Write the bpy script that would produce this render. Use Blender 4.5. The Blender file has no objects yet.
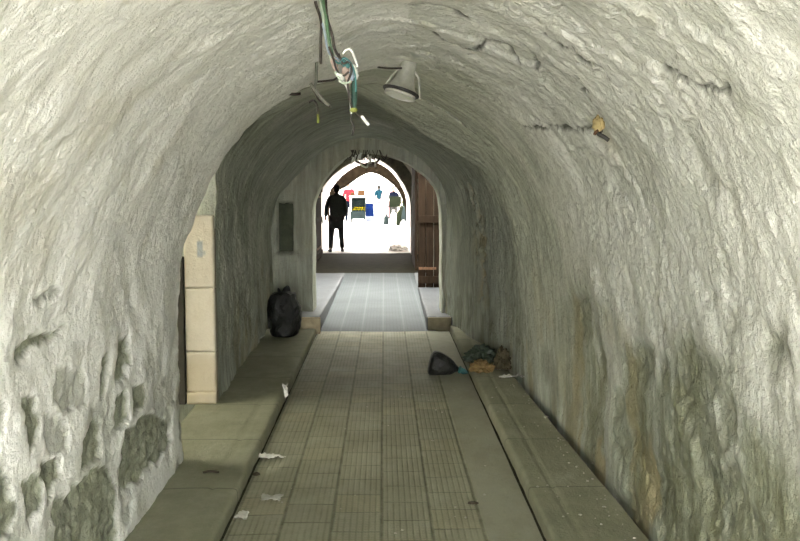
import bpy, bmesh, math, random
import numpy as np
from mathutils import Vector, Matrix, noise as mnoise

random.seed(7)
scene = bpy.context.scene
COL = scene.collection
PI = math.pi

# ------------------------------------------------------------------ object helpers
def link(name, mesh, mat=None, parent=None, smooth=True):
    o = bpy.data.objects.new(name, mesh); COL.objects.link(o)
    if mat is not None and not mesh.materials: mesh.materials.append(mat)
    if smooth:
        for p in mesh.polygons: p.use_smooth = True
    if parent is not None: o.parent = parent
    return o
def tag(o, label, cat, group=None, kind=None):
    o['label'] = label; o['category'] = cat
    if group: o['group'] = group
    if kind: o['kind'] = kind
    return o
def struct(o): o['kind'] = 'structure'; return o
def empty(name, loc, label, cat, group=None, rz=0):
    o = bpy.data.objects.new(name, None); COL.objects.link(o)
    o.location = loc; o.rotation_euler = (0, 0, rz); o.empty_display_size = .1
    return tag(o, label, cat, group)
def from_bm(name, bm, mat, parent=None, smooth=False):
    me = bpy.data.meshes.new(name); bm.normal_update(); bm.to_mesh(me); bm.free()
    return link(name, me, mat, parent, smooth)
def from_py(name, verts, faces, mat, parent=None, smooth=True):
    me = bpy.data.meshes.new(name); me.from_pydata([tuple(v) for v in verts], [], faces); me.update()
    return link(name, me, mat, parent, smooth)
def add_box(bm, c, s, rot=None, bev=0):
    r = bmesh.ops.create_cube(bm, size=1)
    vs = r['verts']
    bmesh.ops.scale(bm, vec=s, verts=vs)
    if bev:
        es = list({e for v in vs for e in v.link_edges})
        r2 = bmesh.ops.bevel(bm, geom=es, offset=bev, segments=2, affect='EDGES', profile=.5)
        vs = list({v for v in r2['verts']} | {v for v in vs if v.is_valid})
        vs = list({v for f in r2['faces'] for v in f.verts} | set(vs))
    if rot is not None: bmesh.ops.rotate(bm, cent=(0, 0, 0), matrix=rot, verts=vs)
    bmesh.ops.translate(bm, vec=c, verts=vs)
    return vs
def box(name, c, s, mat, parent=None, rot=None, bev=.004):
    bm = bmesh.new(); add_box(bm, c, s, rot, bev); return from_bm(name, bm, mat, parent)
def add_tube(bm, pts, r, n=8, caps=True):
    pts = [Vector(p) for p in pts]
    rs = r if isinstance(r, (list, tuple)) else [r]*len(pts)
    rings = []; up = None
    for i, p in enumerate(pts):
        t = (pts[min(i+1, len(pts)-1)] - pts[max(i-1, 0)]).normalized()
        if up is None: up = Vector((0, 0, 1)) if abs(t.z) < .9 else Vector((1, 0, 0))
        a = t.cross(up)
        if a.length < 1e-4: a = t.cross(Vector((0, 1, 0)))
        a.normalize(); b = a.cross(t).normalized(); up = b
        rings.append([bm.verts.new(p + (a*math.cos(2*PI*k/n) + b*math.sin(2*PI*k/n))*rs[i]) for k in range(n)])
    for A, B in zip(rings, rings[1:]):
        for k in range(n): bm.faces.new((A[k], A[(k+1) % n], B[(k+1) % n], B[k]))
    if caps:
        bm.faces.new(rings[0][::-1]); bm.faces.new(rings[-1])
def cat(pts, per=6):
    q = [Vector(p) for p in pts]; q = [q[0]] + q + [q[-1]]; out = []
    for i in range(1, len(q)-2):
        for k in range(per):
            t = k/per
            out.append(.5*((2*q[i]) + (q[i+1]-q[i-1])*t + (2*q[i-1]-5*q[i]+4*q[i+1]-q[i+2])*t*t + (3*q[i]-q[i-1]-3*q[i+1]+q[i+2])*t**3))
    out.append(q[-2]); return out
def tube(name, pts, r, mat, parent=None, n=8, smooth_path=True):
    bm = bmesh.new(); add_tube(bm, cat(pts) if smooth_path else pts, r, n); return from_bm(name, bm, mat, parent, True)
def lathe(name, prof, mat, parent=None, n=28, M=None):
    bm = bmesh.new(); rings = []
    for r, z in prof:
        rings.append([bm.verts.new((r*math.cos(2*PI*k/n), r*math.sin(2*PI*k/n), z)) for k in range(n)])
    for A, B in zip(rings, rings[1:]):
        for k in range(n): bm.faces.new((A[k], A[(k+1) % n], B[(k+1) % n], B[k]))
    bm.faces.new(rings[0][::-1]); bm.faces.new(rings[-1])
    bmesh.ops.recalc_face_normals(bm, faces=bm.faces)
    if M is not None: bmesh.ops.transform(bm, matrix=M, verts=bm.verts)
    return from_bm(name, bm, mat, parent, True)

# ------------------------------------------------------------------ numpy value noise
def vnoise(p, seed=0):
    p = np.asarray(p, dtype=np.float64); i = np.floor(p).astype(np.int64); f = p - i
    w = f*f*f*(f*(f*6-15)+10); out = 0
    def h(a, b, c):
        n = (a*374761393 + b*668265263 + c*2147483647 + seed*974634871) & 0xffffffff
        n = ((n ^ (n >> 13))*1274126177) & 0xffffffff
        n = ((n ^ (n >> 16))*2246822519) & 0xffffffff
        return ((n ^ (n >> 15)) & 0xffff)/65535.0
    for dx in (0, 1):
        for dy in (0, 1):
            for dz in (0, 1):
                out = out + h(i[:, 0]+dx, i[:, 1]+dy, i[:, 2]+dz)*(w[:, 0] if dx else 1-w[:, 0])*(w[:, 1] if dy else 1-w[:, 1])*(w[:, 2] if dz else 1-w[:, 2])
    return out*2-1
def fbm(p, octv=4, seed=0, gain=.5):
    a, s, o = 1.0, 0, 0; p = np.asarray(p, dtype=np.float64).copy()
    for k in range(octv): o = o + a*vnoise(p, seed+k*17); s += a; a *= gain; p = p*2.03
    return o/s
def sstep(a, b, x):
    t = np.clip((x-a)/(b-a), 0, 1); return t*t*(3-2*t)
def poly_sd(P, poly):
    """signed distance of points P (n,2) to a polygon, negative inside"""
    d = np.full(len(P), 1e9); ins = np.zeros(len(P), bool); n = len(poly)
    for i in range(n):
        a = np.array(poly[i]); b = np.array(poly[(i+1) % n]); e = b-a
        t = np.clip(((P-a)@e)/(e@e), 0, 1); q = a + t[:, None]*e
        d = np.minimum(d, np.hypot(*(P-q).T))
        c = ((a[1] > P[:, 1]) != (b[1] > P[:, 1]))
        with np.errstate(divide='ignore', invalid='ignore'):
            x = (b[0]-a[0])*(P[:, 1]-a[1])/(b[1]-a[1] if b[1] != a[1] else 1e-9)+a[0]
        ins ^= c & (P[:, 0] < x)
    return np.where(ins, -d, d)
def line_d(P, line):
    d = np.full(len(P), 1e9)
    for a, b in zip(line, line[1:]):
        a = np.array(a); b = np.array(b); e = b-a
        t = np.clip(((P-a)@e)/(e@e+1e-12), 0, 1); q = a + t[:, None]*e
        d = np.minimum(d, np.sqrt(((P-q)**2).sum(1)))
    return d

# ------------------------------------------------------------------ materials
class NT:
    def __init__(s, name):
        s.m = bpy.data.materials.new(name); s.m.use_nodes = True; s.t = s.m.node_tree; s.n = s.t.nodes; s.l = s.t.links
        s.b = s.n['Principled BSDF']
    def add(s, typ, **kw):
        n = s.n.new(typ)
        for k, v in kw.items(): setattr(n, k, v)
        return n
    def con(s, a, b): s.l.new(a, b)
    def coords(s, scale=(1, 1, 1), which='Object', rot=(0, 0, 0)):
        c = s.add('ShaderNodeTexCoord'); m = s.add('ShaderNodeMapping'); m.inputs['Scale'].default_value = scale; m.inputs['Rotation'].default_value = rot
        s.con(c.outputs[which], m.inputs['Vector']); return m.outputs[0]
    def noise(s, vec, scale, detail=6, rough=.6, lo=.3, hi=.7):
        n = s.add('ShaderNodeTexNoise'); n.inputs['Scale'].default_value = scale; n.inputs['Detail'].default_value = detail; n.inputs['Roughness'].default_value = rough
        s.con(vec, n.inputs['Vector'])
        r = s.add('ShaderNodeMapRange'); r.inputs['From Min'].default_value = lo; r.inputs['From Max'].default_value = hi
        s.con(n.outputs[0], r.inputs['Value']); return r.outputs[0]
    def attr(s, name):
        a = s.add('ShaderNodeAttribute', attribute_name=name); return a.outputs['Fac']
    def math(s, op, a, b=0.0):
        n = s.add('ShaderNodeMath', operation=op)
        for i, v in enumerate((a, b)):
            if isinstance(v, (int, float)): n.inputs[i].default_value = v
            else: s.con(v, n.inputs[i])
        return n.outputs[0]
    def mix(s, fac, a, b):
        n = s.add('ShaderNodeMix', data_type='RGBA')
        for sock, v in ((n.inputs['Factor'], fac), (n.inputs[6], a), (n.inputs[7], b)):
            if isinstance(v, (int, float)): sock.default_value = v
            elif isinstance(v, tuple): sock.default_value = (*v, 1)
            else: s.con(v, sock)
        return n.outputs[2]
    def bump(s, h, strength=.3, dist=.02, prev=None):
        b = s.add('ShaderNodeBump'); b.inputs['Strength'].default_value = strength; b.inputs['Distance'].default_value = dist
        s.con(h, b.inputs['Height'])
        if prev is not None: s.con(prev, b.inputs['Normal'])
        return b.outputs[0]
    def out(s, col=None, rough=.85, nrm=None, spec=.3):
        if col is not None:
            if isinstance(col, tuple): s.b.inputs['Base Color'].default_value = (*col, 1)
            else: s.con(col, s.b.inputs['Base Color'])
        if isinstance(rough, (int, float)): s.b.inputs['Roughness'].default_value = rough
        else: s.con(rough, s.b.inputs['Roughness'])
        s.b.inputs['Specular IOR Level'].default_value = spec
        if nrm is not None: s.con(nrm, s.b.inputs['Normal'])
        return s.m

def mat_simple(name, col, rough=.6, var=.25, scale=12, spec=.3, bump=.15, metal=0):
    k = NT(name); v = k.coords(); n = k.noise(v, scale)
    dark = tuple(c*(1-var) for c in col); lite = tuple(min(1, c*(1+var*.6)) for c in col)
    k.b.inputs['Metallic'].default_value = metal
    return k.out(k.mix(n, dark, lite), rough, k.bump(k.noise(v, scale*4), bump, .01), spec)

def mat_plaster(name, white, grey, worn, stone, ochre, moss):
    k = NT(name); v = k.coords()
    big = k.noise(v, 1.6, 8, .65); mid = k.noise(v, 7, 8, .7); fine = k.noise(v, 38, 5, .6)
    uv = k.coords((1.6, 16, 1), 'UV', (0, 0, .10)); streak = k.noise(uv, 1.0, 6, .62)
    uv2 = k.coords((5, 30, 1), 'UV', (0, 0, -.25)); streak2 = k.noise(uv2, 1.0, 4, .6)
    col = k.mix(k.math('MULTIPLY', big, .55), white, grey)
    col = k.mix(k.math('MULTIPLY', mid, .30), col, tuple(c*.80 for c in grey))
    fl = k.noise(v, 26, 6, .75, .38, .62); w = k.attr('worn'); col = k.mix(k.math('MULTIPLY', fl, k.math('ADD', .10, k.math('MULTIPLY', w, .4))), col, tuple(c*.62 for c in grey))
    wcol = k.mix(streak, tuple(c*.50 for c in worn), tuple(c*1.45 for c in worn))
    wcol = k.mix(k.math('MULTIPLY', streak2, .45), wcol, tuple(c*.7 for c in worn))
    col = k.mix(w, col, wcol)  # worn tone; its mask also carries shade painted by depth and side
    scol = k.mix(mid, tuple(c*.55 for c in stone), tuple(c*1.35 for c in stone))
    col = k.mix(k.attr('stone'), col, scol)
    ocol = k.mix(mid, tuple(c*.6 for c in ochre), tuple(c*1.25 for c in ochre))
    col = k.mix(k.attr('ochre'), col, ocol)
    mo = k.math('MULTIPLY', k.attr('moss'), k.math('ADD', k.math('MULTIPLY', mid, .7), .3))
    col = k.mix(mo, col, moss)
    col = k.mix(k.attr('crack'), col, (.07, .07, .055))
    n1 = k.bump(mid, .3, .03); n2 = k.bump(fine, .5, .010, n1); n2 = k.bump(k.math('MULTIPLY', fl, k.math('ADD', .3, w)), .5, .012, n2); n3 = k.bump(k.math('MULTIPLY', streak, k.math('ADD', .12, k.math('POWER', w, 1.6))), .30, .02, n2)
    n4 = k.bump(k.math('MULTIPLY', streak2, k.math('ADD', .12, k.math('POWER', w, 1.6))), .22, .012, n3)
    return k.out(col, .92, n4, .15)

WHITE = (.87, .86, .83); GREY = (.75, .745, .71); WORN_SHADE = (.40, .42, .34); STONE = (.25, .26, .20); OCHRE = (.40, .34, .20); MOSS = (.17, .17, .095)
M = {}
M['plaster'] = mat_plaster('limewashed plaster', WHITE, GREY, WORN_SHADE, STONE, OCHRE, MOSS)
M['far_plaster'] = mat_simple('bright plaster', (.86, .82, .79), .9, .06, 5)
M['brown_wall'] = mat_simple('dark brown stone', (.20, .19, .14), .9, .5, 6, .2, .5)  # one dark brown tone for bay and passage walls
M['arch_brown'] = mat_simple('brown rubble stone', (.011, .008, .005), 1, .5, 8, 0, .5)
SKY0, SKY1, SKY_STRENGTH, SUN, EXPOSURE = 11.6, 15.6, 2.2, 2.2, 3.8
# ------------------------------------------------------------------ tunnel profiles (x, z), left floor -> apex -> right floor
# each: left wall points, arch points, right wall points
def P(L, A, R): return (L, A, R)
PA0 = P([(-1.09,-.12),(-1.09,.6)], [(-1.07,1.15),(-1.0,1.5),(-.88,1.76),(-.72,1.98),(-.52,2.16),(-.27,2.29),(0,2.34),(.28,2.3),(.56,2.16),(.8,1.95),(.98,1.68),(1.09,1.4),(1.15,1.15)], [(1.18,.6),(1.18,-.12)])
PA1 = P([(-1.19,-.12),(-1.185,.6)], [(-1.17,1.15),(-1.11,1.43),(-.97,1.747),(-.79,1.974),(-.62,2.115),(-.425,2.222),(-.2,2.30),(0,2.34),(.3,2.29),(.62,2.12),(.85,1.9),(1.03,1.6),(1.15,1.15)], [(1.22,.6),(1.235,-.12)])
PB0 = P([(-1.75,-.12),(-1.75,.6)], [(-1.75,1.15),(-1.6,1.65),(-1.25,1.95),(-.9,2.14),(-.65,2.25),(-.425,2.33),(-.2,2.385),(0,2.39),(.3,2.31),(.62,2.13),(.85,1.905),(1.03,1.6),(1.15,1.15)], [(1.22,.6),(1.235,-.12)])
PB1 = P([(-1.75,-.12),(-1.75,.6)], [(-1.75,1.15),(-1.6,1.65),(-1.25,1.95),(-.9,2.14),(-.65,2.25),(-.425,2.33),(-.2,2.385),(0,2.39),(.3,2.27),(.6,2.09),(.83,1.86),(1.0,1.57),(1.11,1.15)], [(1.16,.7),(1.19,-.12)])
PC0 = P([(-1.24,-.12),(-1.24,.6)], [(-1.24,1.15),(-1.24,1.6),(-1.21,1.82),(-1.03,2.09),(-.80,2.28),(-.54,2.41),(-.28,2.47),(0,2.42),(.3,2.26),(.6,2.08),(.83,1.86),(1.0,1.57),(1.11,1.15)], [(1.16,.7),(1.19,-.12)])
PC1 = P([(-1.25,-.12),(-1.25,.6)], [(-1.25,1.15),(-1.24,1.55),(-1.19,1.8),(-1.02,2.06),(-.80,2.24),(-.54,2.36),(-.24,2.39),(0,2.265),(.3,2.085),(.54,1.95),(.8,1.75),(.96,1.475),(1.06,1.1)], [(1.11,.7),(1.17,-.12)])
PD0 = P([(-1.25,-.12),(-1.25,.6)], [(-1.25,1.15),(-1.24,1.55),(-1.19,1.8),(-1.02,2.06),(-.80,2.25),(-.54,2.39),(-.24,2.44),(.03,2.36),(.35,2.21),(.62,2.06),(.9,1.83),(1.07,1.52),(1.17,1.1)], [(1.22,.7),(1.25,-.12)])
PD1 = P([(-1.33,-.12),(-1.33,.6)], [(-1.33,1.15),(-1.25,1.5),(-1.04,1.78),(-.82,1.98),(-.6,2.11),(-.4,2.18),(-.2,2.22),(.05,2.18),(.33,2.04),(.53,1.88),(.67,1.68),(.735,1.45),(.74,1.1)], [(.735,.6),(.73,-.12)])
PE  = P([(-.85,-.12),(-.85,.6)], [(-.85,1.15),(-.845,1.42),(-.768,1.638),(-.68,1.78),(-.56,1.91),(-.423,2.002),(-.211,2.061),(.072,2.015),(.25,1.945),(.4,1.85),(.55,1.73),(.66,1.54),(.69,1.15)], [(.69,.6),(.69,-.12)])
PF  = P([(-2.0,-.12),(-2.0,.6)], [(-2.0,1.15),(-1.9,1.6),(-1.7,2.0),(-1.4,2.3),(-1.1,2.5),(-.8,2.62),(-.5,2.66),(-.2,2.62),(.1,2.5),(.4,2.3),(.65,2.0),(.8,1.6),(.86,1.15)], [(.86,.6),(.86,-.12)])
PG  = P([(-1.62,-.12),(-1.62,.6)], [(-1.62,1.1),(-1.6,1.35),(-1.54,1.58),(-1.31,1.87),(-1.1,2.05),(-.87,2.2),(-.434,2.374),(-.2,2.34),(.03,2.23),(.22,2.08),(.39,1.87),(.55,1.6),(.645,1.3)], [(.665,.7),(.665,-.12)])
PH  = P([(-1.68,-.12),(-1.68,.6)], [(-1.68,1.1),(-1.6,1.32),(-1.42,1.52),(-1.17,1.66),(-.95,1.82),(-.7,1.98),(-.457,2.079),(-.22,2.05),(0,1.936),(.2,1.79),(.36,1.64),(.47,1.48),(.57,1.26)], [(.67,.9),(.69,-.12)])
# (y0, profile0, y1, profile1, first arch index, ...)
def flat(p): return list(p[0]) + list(p[1]) + list(p[2]), len(p[0]), len(p[0]) + len(p[1]) - 1
def spline(pts, per=24):
    q = [pts[0]] + list(pts) + [pts[-1]]; out = []
    for i in range(1, len(q) - 2):
        p0, p1, p2, p3 = q[i-1], q[i], q[i+1], q[i+2]
        for k in range(per):
            t = k / per
            out.append(tuple(.5*((2*p1[j]) + (-p0[j]+p2[j])*t + (2*p0[j]-5*p1[j]+4*p2[j]-p3[j])*t*t + (-p0[j]+3*p1[j]-3*p2[j]+p3[j])*t**3) for j in (0, 1)))
    out.append(tuple(pts[-1])); return out
def even(pts, n):
    L = [0]
    for a, b in zip(pts, pts[1:]): L.append(L[-1] + ((a[0]-b[0])**2 + (a[1]-b[1])**2)**.5)
    out = []; i = 0
    for k in range(n):
        s = L[-1]*k/(n-1)
        while i < len(L)-2 and L[i+1] < s: i += 1
        t = (s-L[i])/max(1e-9, L[i+1]-L[i]); a, b = pts[i], pts[i+1]
        out.append((a[0]+(b[0]-a[0])*t, a[1]+(b[1]-a[1])*t))
    return out
def sample(p, nw, na):
    pts, i0, i1 = flat(p); per = 24; s = spline(pts, per)
    return even(s[:i0*per+1], nw)[:-1] + even(s[i0*per:i1*per+1], na) + even(s[i1*per:], nw)[1:]
# ------------------------------------------------------------------ vault builder
def lerp_prof(a, b, t): return a + (b-a)*t
def vault(y0, p0, y1, p1, nw, na, ny, mat, attrs, W=3.2, T=3.4, rings=(0, .03, .08, .2, .5, 1), front=True, back=True, face_shape=None, ease=False, side_open=None):
    """a solid masonry length: inner skin swept from profile p0 to p1, end faces and an outer shell; linked as wall_left, ceiling, wall_right"""
    A = np.array(sample(p0, nw, na)); B = np.array(sample(p1, nw, na)); nu = len(A)
    ys = np.linspace(y0, y1, ny)
    tt = (ys-y0)/(y1-y0)
    if ease: tt = tt*tt*(3-2*tt)
    G = np.zeros((ny, nu, 3)); S = np.zeros((ny, nu))
    for j in range(ny):
        q = A + (B-A)*tt[j]; G[j, :, 0] = q[:, 0]; G[j, :, 1] = ys[j]; G[j, :, 2] = q[:, 1]
        S[j, 1:] = np.cumsum(np.hypot(*np.diff(q, axis=0).T))
    tan = np.gradient(G, axis=1); nx = -tan[..., 2]; nz = tan[..., 0]; L = np.hypot(nx, nz)+1e-9
    N = np.stack([nx/L, 0*nx, nz/L], -1)
    V = G.reshape(-1, 3); y = V[:, 1]; s = S.reshape(-1)
    disp, at = attrs(V, s)
    V = V + N.reshape(-1, 3)*disp[:, None]
    inner = V.reshape(ny, nu, 3)
    # outer ring for each u
    def outer(j):
        o = np.zeros((nu, 3))
        for i in range(nu):
            x, z = G[j, i, 0], G[j, i, 2]
            if i < nw-1: ox, oz = -W, z
            elif i >= nu-nw+1: ox, oz = W, z
            else:
                f = (i-(nw-1))/(na-1)*(2*W + 2*(T-1.15)); h = T-1.15
                if f < h: ox, oz = -W, 1.15+f
                elif f < h+2*W: ox, oz = -W+(f-h), T
                else: ox, oz = W, T-(f-h-2*W)
            o[i] = (ox, G[j, i, 1], oz)
        return o
    O0, O1 = outer(0), outer(ny-1)
    blocks = []
    def annulus(j, O, sign):
        R = np.zeros((len(rings), nu, 3))
        for k, f in enumerate(rings): R[k] = inner[j]*(1-f) + O*f
        q = R.reshape(-1, 3); dy = fbm(q*np.array([9, 9, 9]), 4, 5)*.02 + fbm(q*2.3, 2, 9)*.02
        R[1:, :, 1] += (dy.reshape(len(rings), nu))[1:]*np.minimum(1, np.array(rings)[1:, None]*12)
        if face_shape is not None: R[..., 1] += face_shape(R[..., 0], R[..., 2])*sign
        return R
    segs = [('wall_left', 0, nw-1), ('ceiling', nw-1, nu-nw), ('wall_right', nu-nw, nu-1)]
    full = {k: v.reshape(ny, nu) for k, v in at.items()}
    ann = []
    if front: ann.append((0, annulus(0, O0, 1), 1))
    if back: ann.append((ny-1, annulus(ny-1, O1, -1), -1))
    fattr = []
    for j, R, sg in ann:
        q = R.reshape(-1, 3); d2, a2 = attrs(q, np.zeros(len(q))); fattr.append({k: v.reshape(R.shape[:2]) for k, v in a2.items()})
    objs = []
    for nm, i0, i1 in segs:
        m = i1-i0+1; vs = [inner[:, i0:i1+1].reshape(-1, 3)]; fa = []; uv = [np.stack([S[:, i0:i1+1], G[:, i0:i1+1, 1]], -1).reshape(-1, 2)]
        avals = {k: [full[k][:, i0:i1+1].reshape(-1)] for k in full}
        def grid(base, r, c, flip):
            a = np.arange(r*c).reshape(r, c)+base
            q = np.stack([a[:-1, :-1], a[:-1, 1:], a[1:, 1:], a[1:, :-1]], -1)
            if side_open is not None: q = q[:, inner[0, i0:i1, 0] > side_open]
            q = q.reshape(-1, 4)
            fa.append(q[:, ::-1] if flip else q)
        grid(0, ny, m, False); base = ny*m
        for (j, R, sg), fat in zip(ann, fattr):
            Rq = R[:, i0:i1+1]; vs.append(Rq.reshape(-1, 3)); grid(base, len(rings), m, sg > 0); base += len(rings)*m
            uv.append(np.stack([Rq[..., 2]*1.0, Rq[..., 0]], -1).reshape(-1, 2))
            for k in avals: avals[k].append(fat[k][:, i0:i1+1].reshape(-1))
        OO = np.stack([O0[i0:i1+1], O1[i0:i1+1]]); vs.append(OO.reshape(-1, 3)); grid(base, 2, m, True)
        uv.append(OO.reshape(-1, 3)[:, :2]*1.0)
        for k in avals: avals[k].append(np.zeros(2*m))
        if not sum(len(f) for f in fa): continue
        vs = np.concatenate(vs); fa = np.concatenate(fa); uv = np.concatenate(uv)
        me = bpy.data.meshes.new(nm); me.from_pydata(vs.tolist(), [], fa.tolist()); me.update()
        for k in avals:
            a = me.attributes.new(k, 'FLOAT', 'POINT'); a.data.foreach_set('value', np.concatenate(avals[k]).astype(np.float32))
        ul = me.uv_layers.new(name='UVMap'); idx = np.zeros(len(me.loops), dtype=np.int32); me.loops.foreach_get('vertex_index', idx)
        ul.data.foreach_set('uv', uv[idx].reshape(-1).astype(np.float32))
        objs.append(struct(link(nm, me, mat)))
    return objs

M['blocker_stone'] = mat_simple('light blocker stone', (.5, .48, .43), .9, .15, 3)  # stone of the added light blockers
STONES = {
 'S1': [(3.92, 0.978), (4.13, 0.96), (4.13, 0.867), (4.05, 0.776), (3.84, 0.791), (3.87, 0.881)],
 'S2': [(3.63, 0.97), (3.74, 0.945), (3.75, 0.875), (3.69, 0.787), (3.63, 0.818)],
 'S3': [(3.84, 0.734), (4.05, 0.735), (4.03, 0.587), (3.83, 0.596)],
 'S4': [(4.12, 0.738), (4.33, 0.706), (4.33, 0.582), (4.12, 0.596)],
 'S5': [(3.96, 0.555), (4.37, 0.542), (4.81, 0.413), (4.9, 0.237), (4.62, 0.222), (4.3, 0.271), (4.28, 0.228), (3.98, 0.272), (3.93, 0.413)],
 'S6': [(3.4, 0.691), (3.58, 0.722), (3.68, 0.663), (3.64, 0.539), (3.39, 0.564)],
 'S7': [(3.26, 0.53), (3.5, 0.521), (3.71, 0.5), (3.88, 0.362), (3.88, 0.271), (3.9, 0.081), (3.1, 0.1), (3.11, 0.546)],
 'S8': [(2.82, 0.988), (2.96, 0.972), (3.01, 0.847), (2.97, 0.803), (2.89, 0.779), (2.85, 0.873)],
 'S9': [(3.13, 0.993), (3.42, 0.971), (3.47, 0.795), (3.27, 0.833), (3.11, 0.909)],
 'S10': [(2.75, 1.167), (2.89, 1.159), (3.17, 1.154), (3.23, 1.137), (2.93, 1.119), (2.78, 1.111)],
 'S11': [(2.98, 0.731), (3.18, 0.698), (3.2, 0.607), (3.06, 0.564), (3.0, 0.655)],
 'S12': [(2.59, 0.998), (2.68, 0.997), (2.71, 0.88), (2.65, 0.836), (2.59, 0.87)],
 'S13': [(2.84, 0.712), (2.98, 0.693), (3.01, 0.585), (2.9, 0.54), (2.84, 0.596)],
 'S14': [(2.59, 0.795), (2.72, 0.783), (2.78, 0.635), (2.72, 0.558), (2.57, 0.618)],
 'S15': [(3.03, 0.876), (3.24, 0.804), (3.28, 0.699), (3.1, 0.726), (3.03, 0.789)],
 'S16': [(2.87, 1.291), (3.05, 1.309), (3.13, 1.272), (2.97, 1.252)],
}
STONES_R = {
 'T1': [(4.23, 0.913), (3.93, 0.942), (3.95, 0.789), (4.15, 0.707), (4.3, 0.752)],
 'T2': [(3.84, 0.923), (3.73, 0.931), (3.73, 0.802), (3.87, 0.753)],
 'T4': [(4.68, 0.305), (4.24, 0.505), (4.17, 0.392), (4.5, 0.199)],
 'T5': [(3.54, 0.857), (3.34, 0.875), (3.41, 0.708), (3.58, 0.703)],
 'T6': [(3.13, 0.912), (2.95, 0.931), (2.94, 0.803), (3.11, 0.732)],
 'T7': [(4.17, 0.304), (3.78, 0.496), (3.67, 0.335), (4.02, 0.139)],
 'T8': [(6.04, 0.887), (5.19, 1.041), (5.2, 0.756), (5.96, 0.544)],
 'T9': [(3.33, 0.613), (2.97, 0.718), (2.93, 0.582), (3.24, 0.431)],
 'T10': [(2.68, 1.218), (2.5, 1.261), (2.5, 1.147), (2.68, 1.095)],
}
CRACKS = [
  [(0.547, 3.16, 2.169), (0.605, 3.19, 2.13), (0.62, 3.06, 2.12), (0.669, 3.11, 2.081), (0.724, 3.05, 2.033), (0.75, 3.07, 2.009)],
  [(0.55, 3.56, 2.166), (0.615, 3.71, 2.124), (0.633, 3.79, 2.11), (0.672, 3.75, 2.08)],
  [(0.082, 3.55, 2.338), (0.216, 3.52, 2.317), (0.274, 3.53, 2.301), (0.33, 3.63, 2.28)],
  [(0.428, 3.87, 2.235), (0.469, 3.79, 2.215), (0.506, 3.75, 2.193), (0.561, 3.9, 2.161)],
  [(0.72, 3.39, 2.039), (0.771, 3.57, 1.99), (0.834, 3.63, 1.917)],
  [(0.779, 5.1, 1.983), (0.806, 4.68, 1.953), (0.86, 3.87, 1.884)],
  [(0.79, 2.6, 1.969), (0.84, 2.41, 1.907), (0.851, 2.23, 1.892)],
  [(0.198, 3.93, 2.319), (0.3, 4.15, 2.291), (0.389, 4.12, 2.255), (0.428, 3.87, 2.235)],
]
Z0 = lambda V: np.zeros(len(V))

def attrs_near(V, s):
    x, y, z = V.T
    jit = np.stack([fbm(V*14, 3, 3), fbm(V*14, 3, 4)], 1)*.035
    q = np.stack([y, z], 1) + jit
    stone = Z0(V); left = x < 0
    for k, p in STONES.items():
        m = 1-sstep(-.006, .008, poly_sd(q, p)); stone = np.maximum(stone, np.where(left, m, 0)*(1.0 if k not in ('S16', 'S9', 'S15') else .6))
    for k, p in STONES_R.items():
        m = 1-sstep(-.05, .05, poly_sd(q, p)); stone = np.maximum(stone, np.where(left, 0, m)*.85)
    low = 1-np.where(left, sstep(.25, 1.15, z + fbm(V*3, 3, 8)*.35), sstep(.5, 1.35, z + fbm(V*3, 3, 8)*.4))
    # plaster that has come off in small patches low on both walls
    patch = sstep(.05, .35, fbm(V*np.array([5, 5, 4.]), 4, 21))*low*np.where(left, .55, .75)
    stone = np.maximum(stone, patch)
    disp = fbm(V*1.7, 3, 1)*.035 + fbm(V*7, 4, 2)*.012 + fbm(V*np.array([24, 30, 24]), 3, 6)*np.where(left, .0045, .0065)
    disp = disp + stone*(.022 + fbm(V*22, 4, 11)*.022)
    # worn wash plus painted shade: right side and crown darken inward, ragged edge
    wr = sstep(3.3, 6.6, y + fbm(V*2.2, 4, 31)*1.1)*.9
    crown = sstep(3.9, 5.4, y + fbm(V*2.6, 4, 33)*.9)*.55*sstep(-.25, .15, x)
    worn = np.where(x > .1, wr, crown)
    worn = np.maximum(worn, low*np.where(left, .22, 1.0+.6*fbm(V*np.array([6, 6, 1.4]), 4, 36)))
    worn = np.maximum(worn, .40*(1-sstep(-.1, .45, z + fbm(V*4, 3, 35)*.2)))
    cr = Z0(V)
    for c in CRACKS:
        d = line_d(V + np.stack([fbm(V*18, 2, 40), fbm(V*18, 2, 41), 0*x], 1)*.03, c); cr = np.maximum(cr, 1-sstep(.005, .019, d))
    stain = sstep(.25, .55, fbm(V*np.array([3.2, 3.2, 1.3]), 4, 51))
    ochre = stain*np.where(left, .3, .9)*low + .22*sstep(.3, .6, fbm(V*2.1, 3, 52))
    moss = np.where(left, .45*low*sstep(-.15, .3, fbm(V*np.array([4, 4, 1.6]), 4, 61)), low*(.35+.65*sstep(-.25, .25, fbm(V*np.array([4, 4, 1.2]), 4, 61))))*.95
    # plaster coats broken off in plates, sharp edged
    pl = sstep(.0, .022, fbm(V*np.array([2.6, 2.2, 2.6]), 4, 81))*sstep(1.2, 1.7, z)*sstep(-.5, .2, x); pl2 = sstep(.12, .15, fbm(V*4.2, 4, 83))*sstep(.9, 1.4, z)*np.where(left, .35, 1)
    disp = disp + cr*.012 + pl*.012 + pl2*.007
    worn = np.maximum(worn, np.where(x > .1, .27 + .3*fbm(V*2.7, 4, 85) + .10*pl, .05+.10*fbm(V*3.1, 4, 86)))  # right side toned down: uneven light between the walls put into colour
    return disp, dict(stone=np.clip(stone, 0, 1), worn=np.clip(worn, 0, 1), crack=cr*.95, ochre=np.clip(ochre, 0, 1), moss=np.clip(moss, 0, 1))

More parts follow.
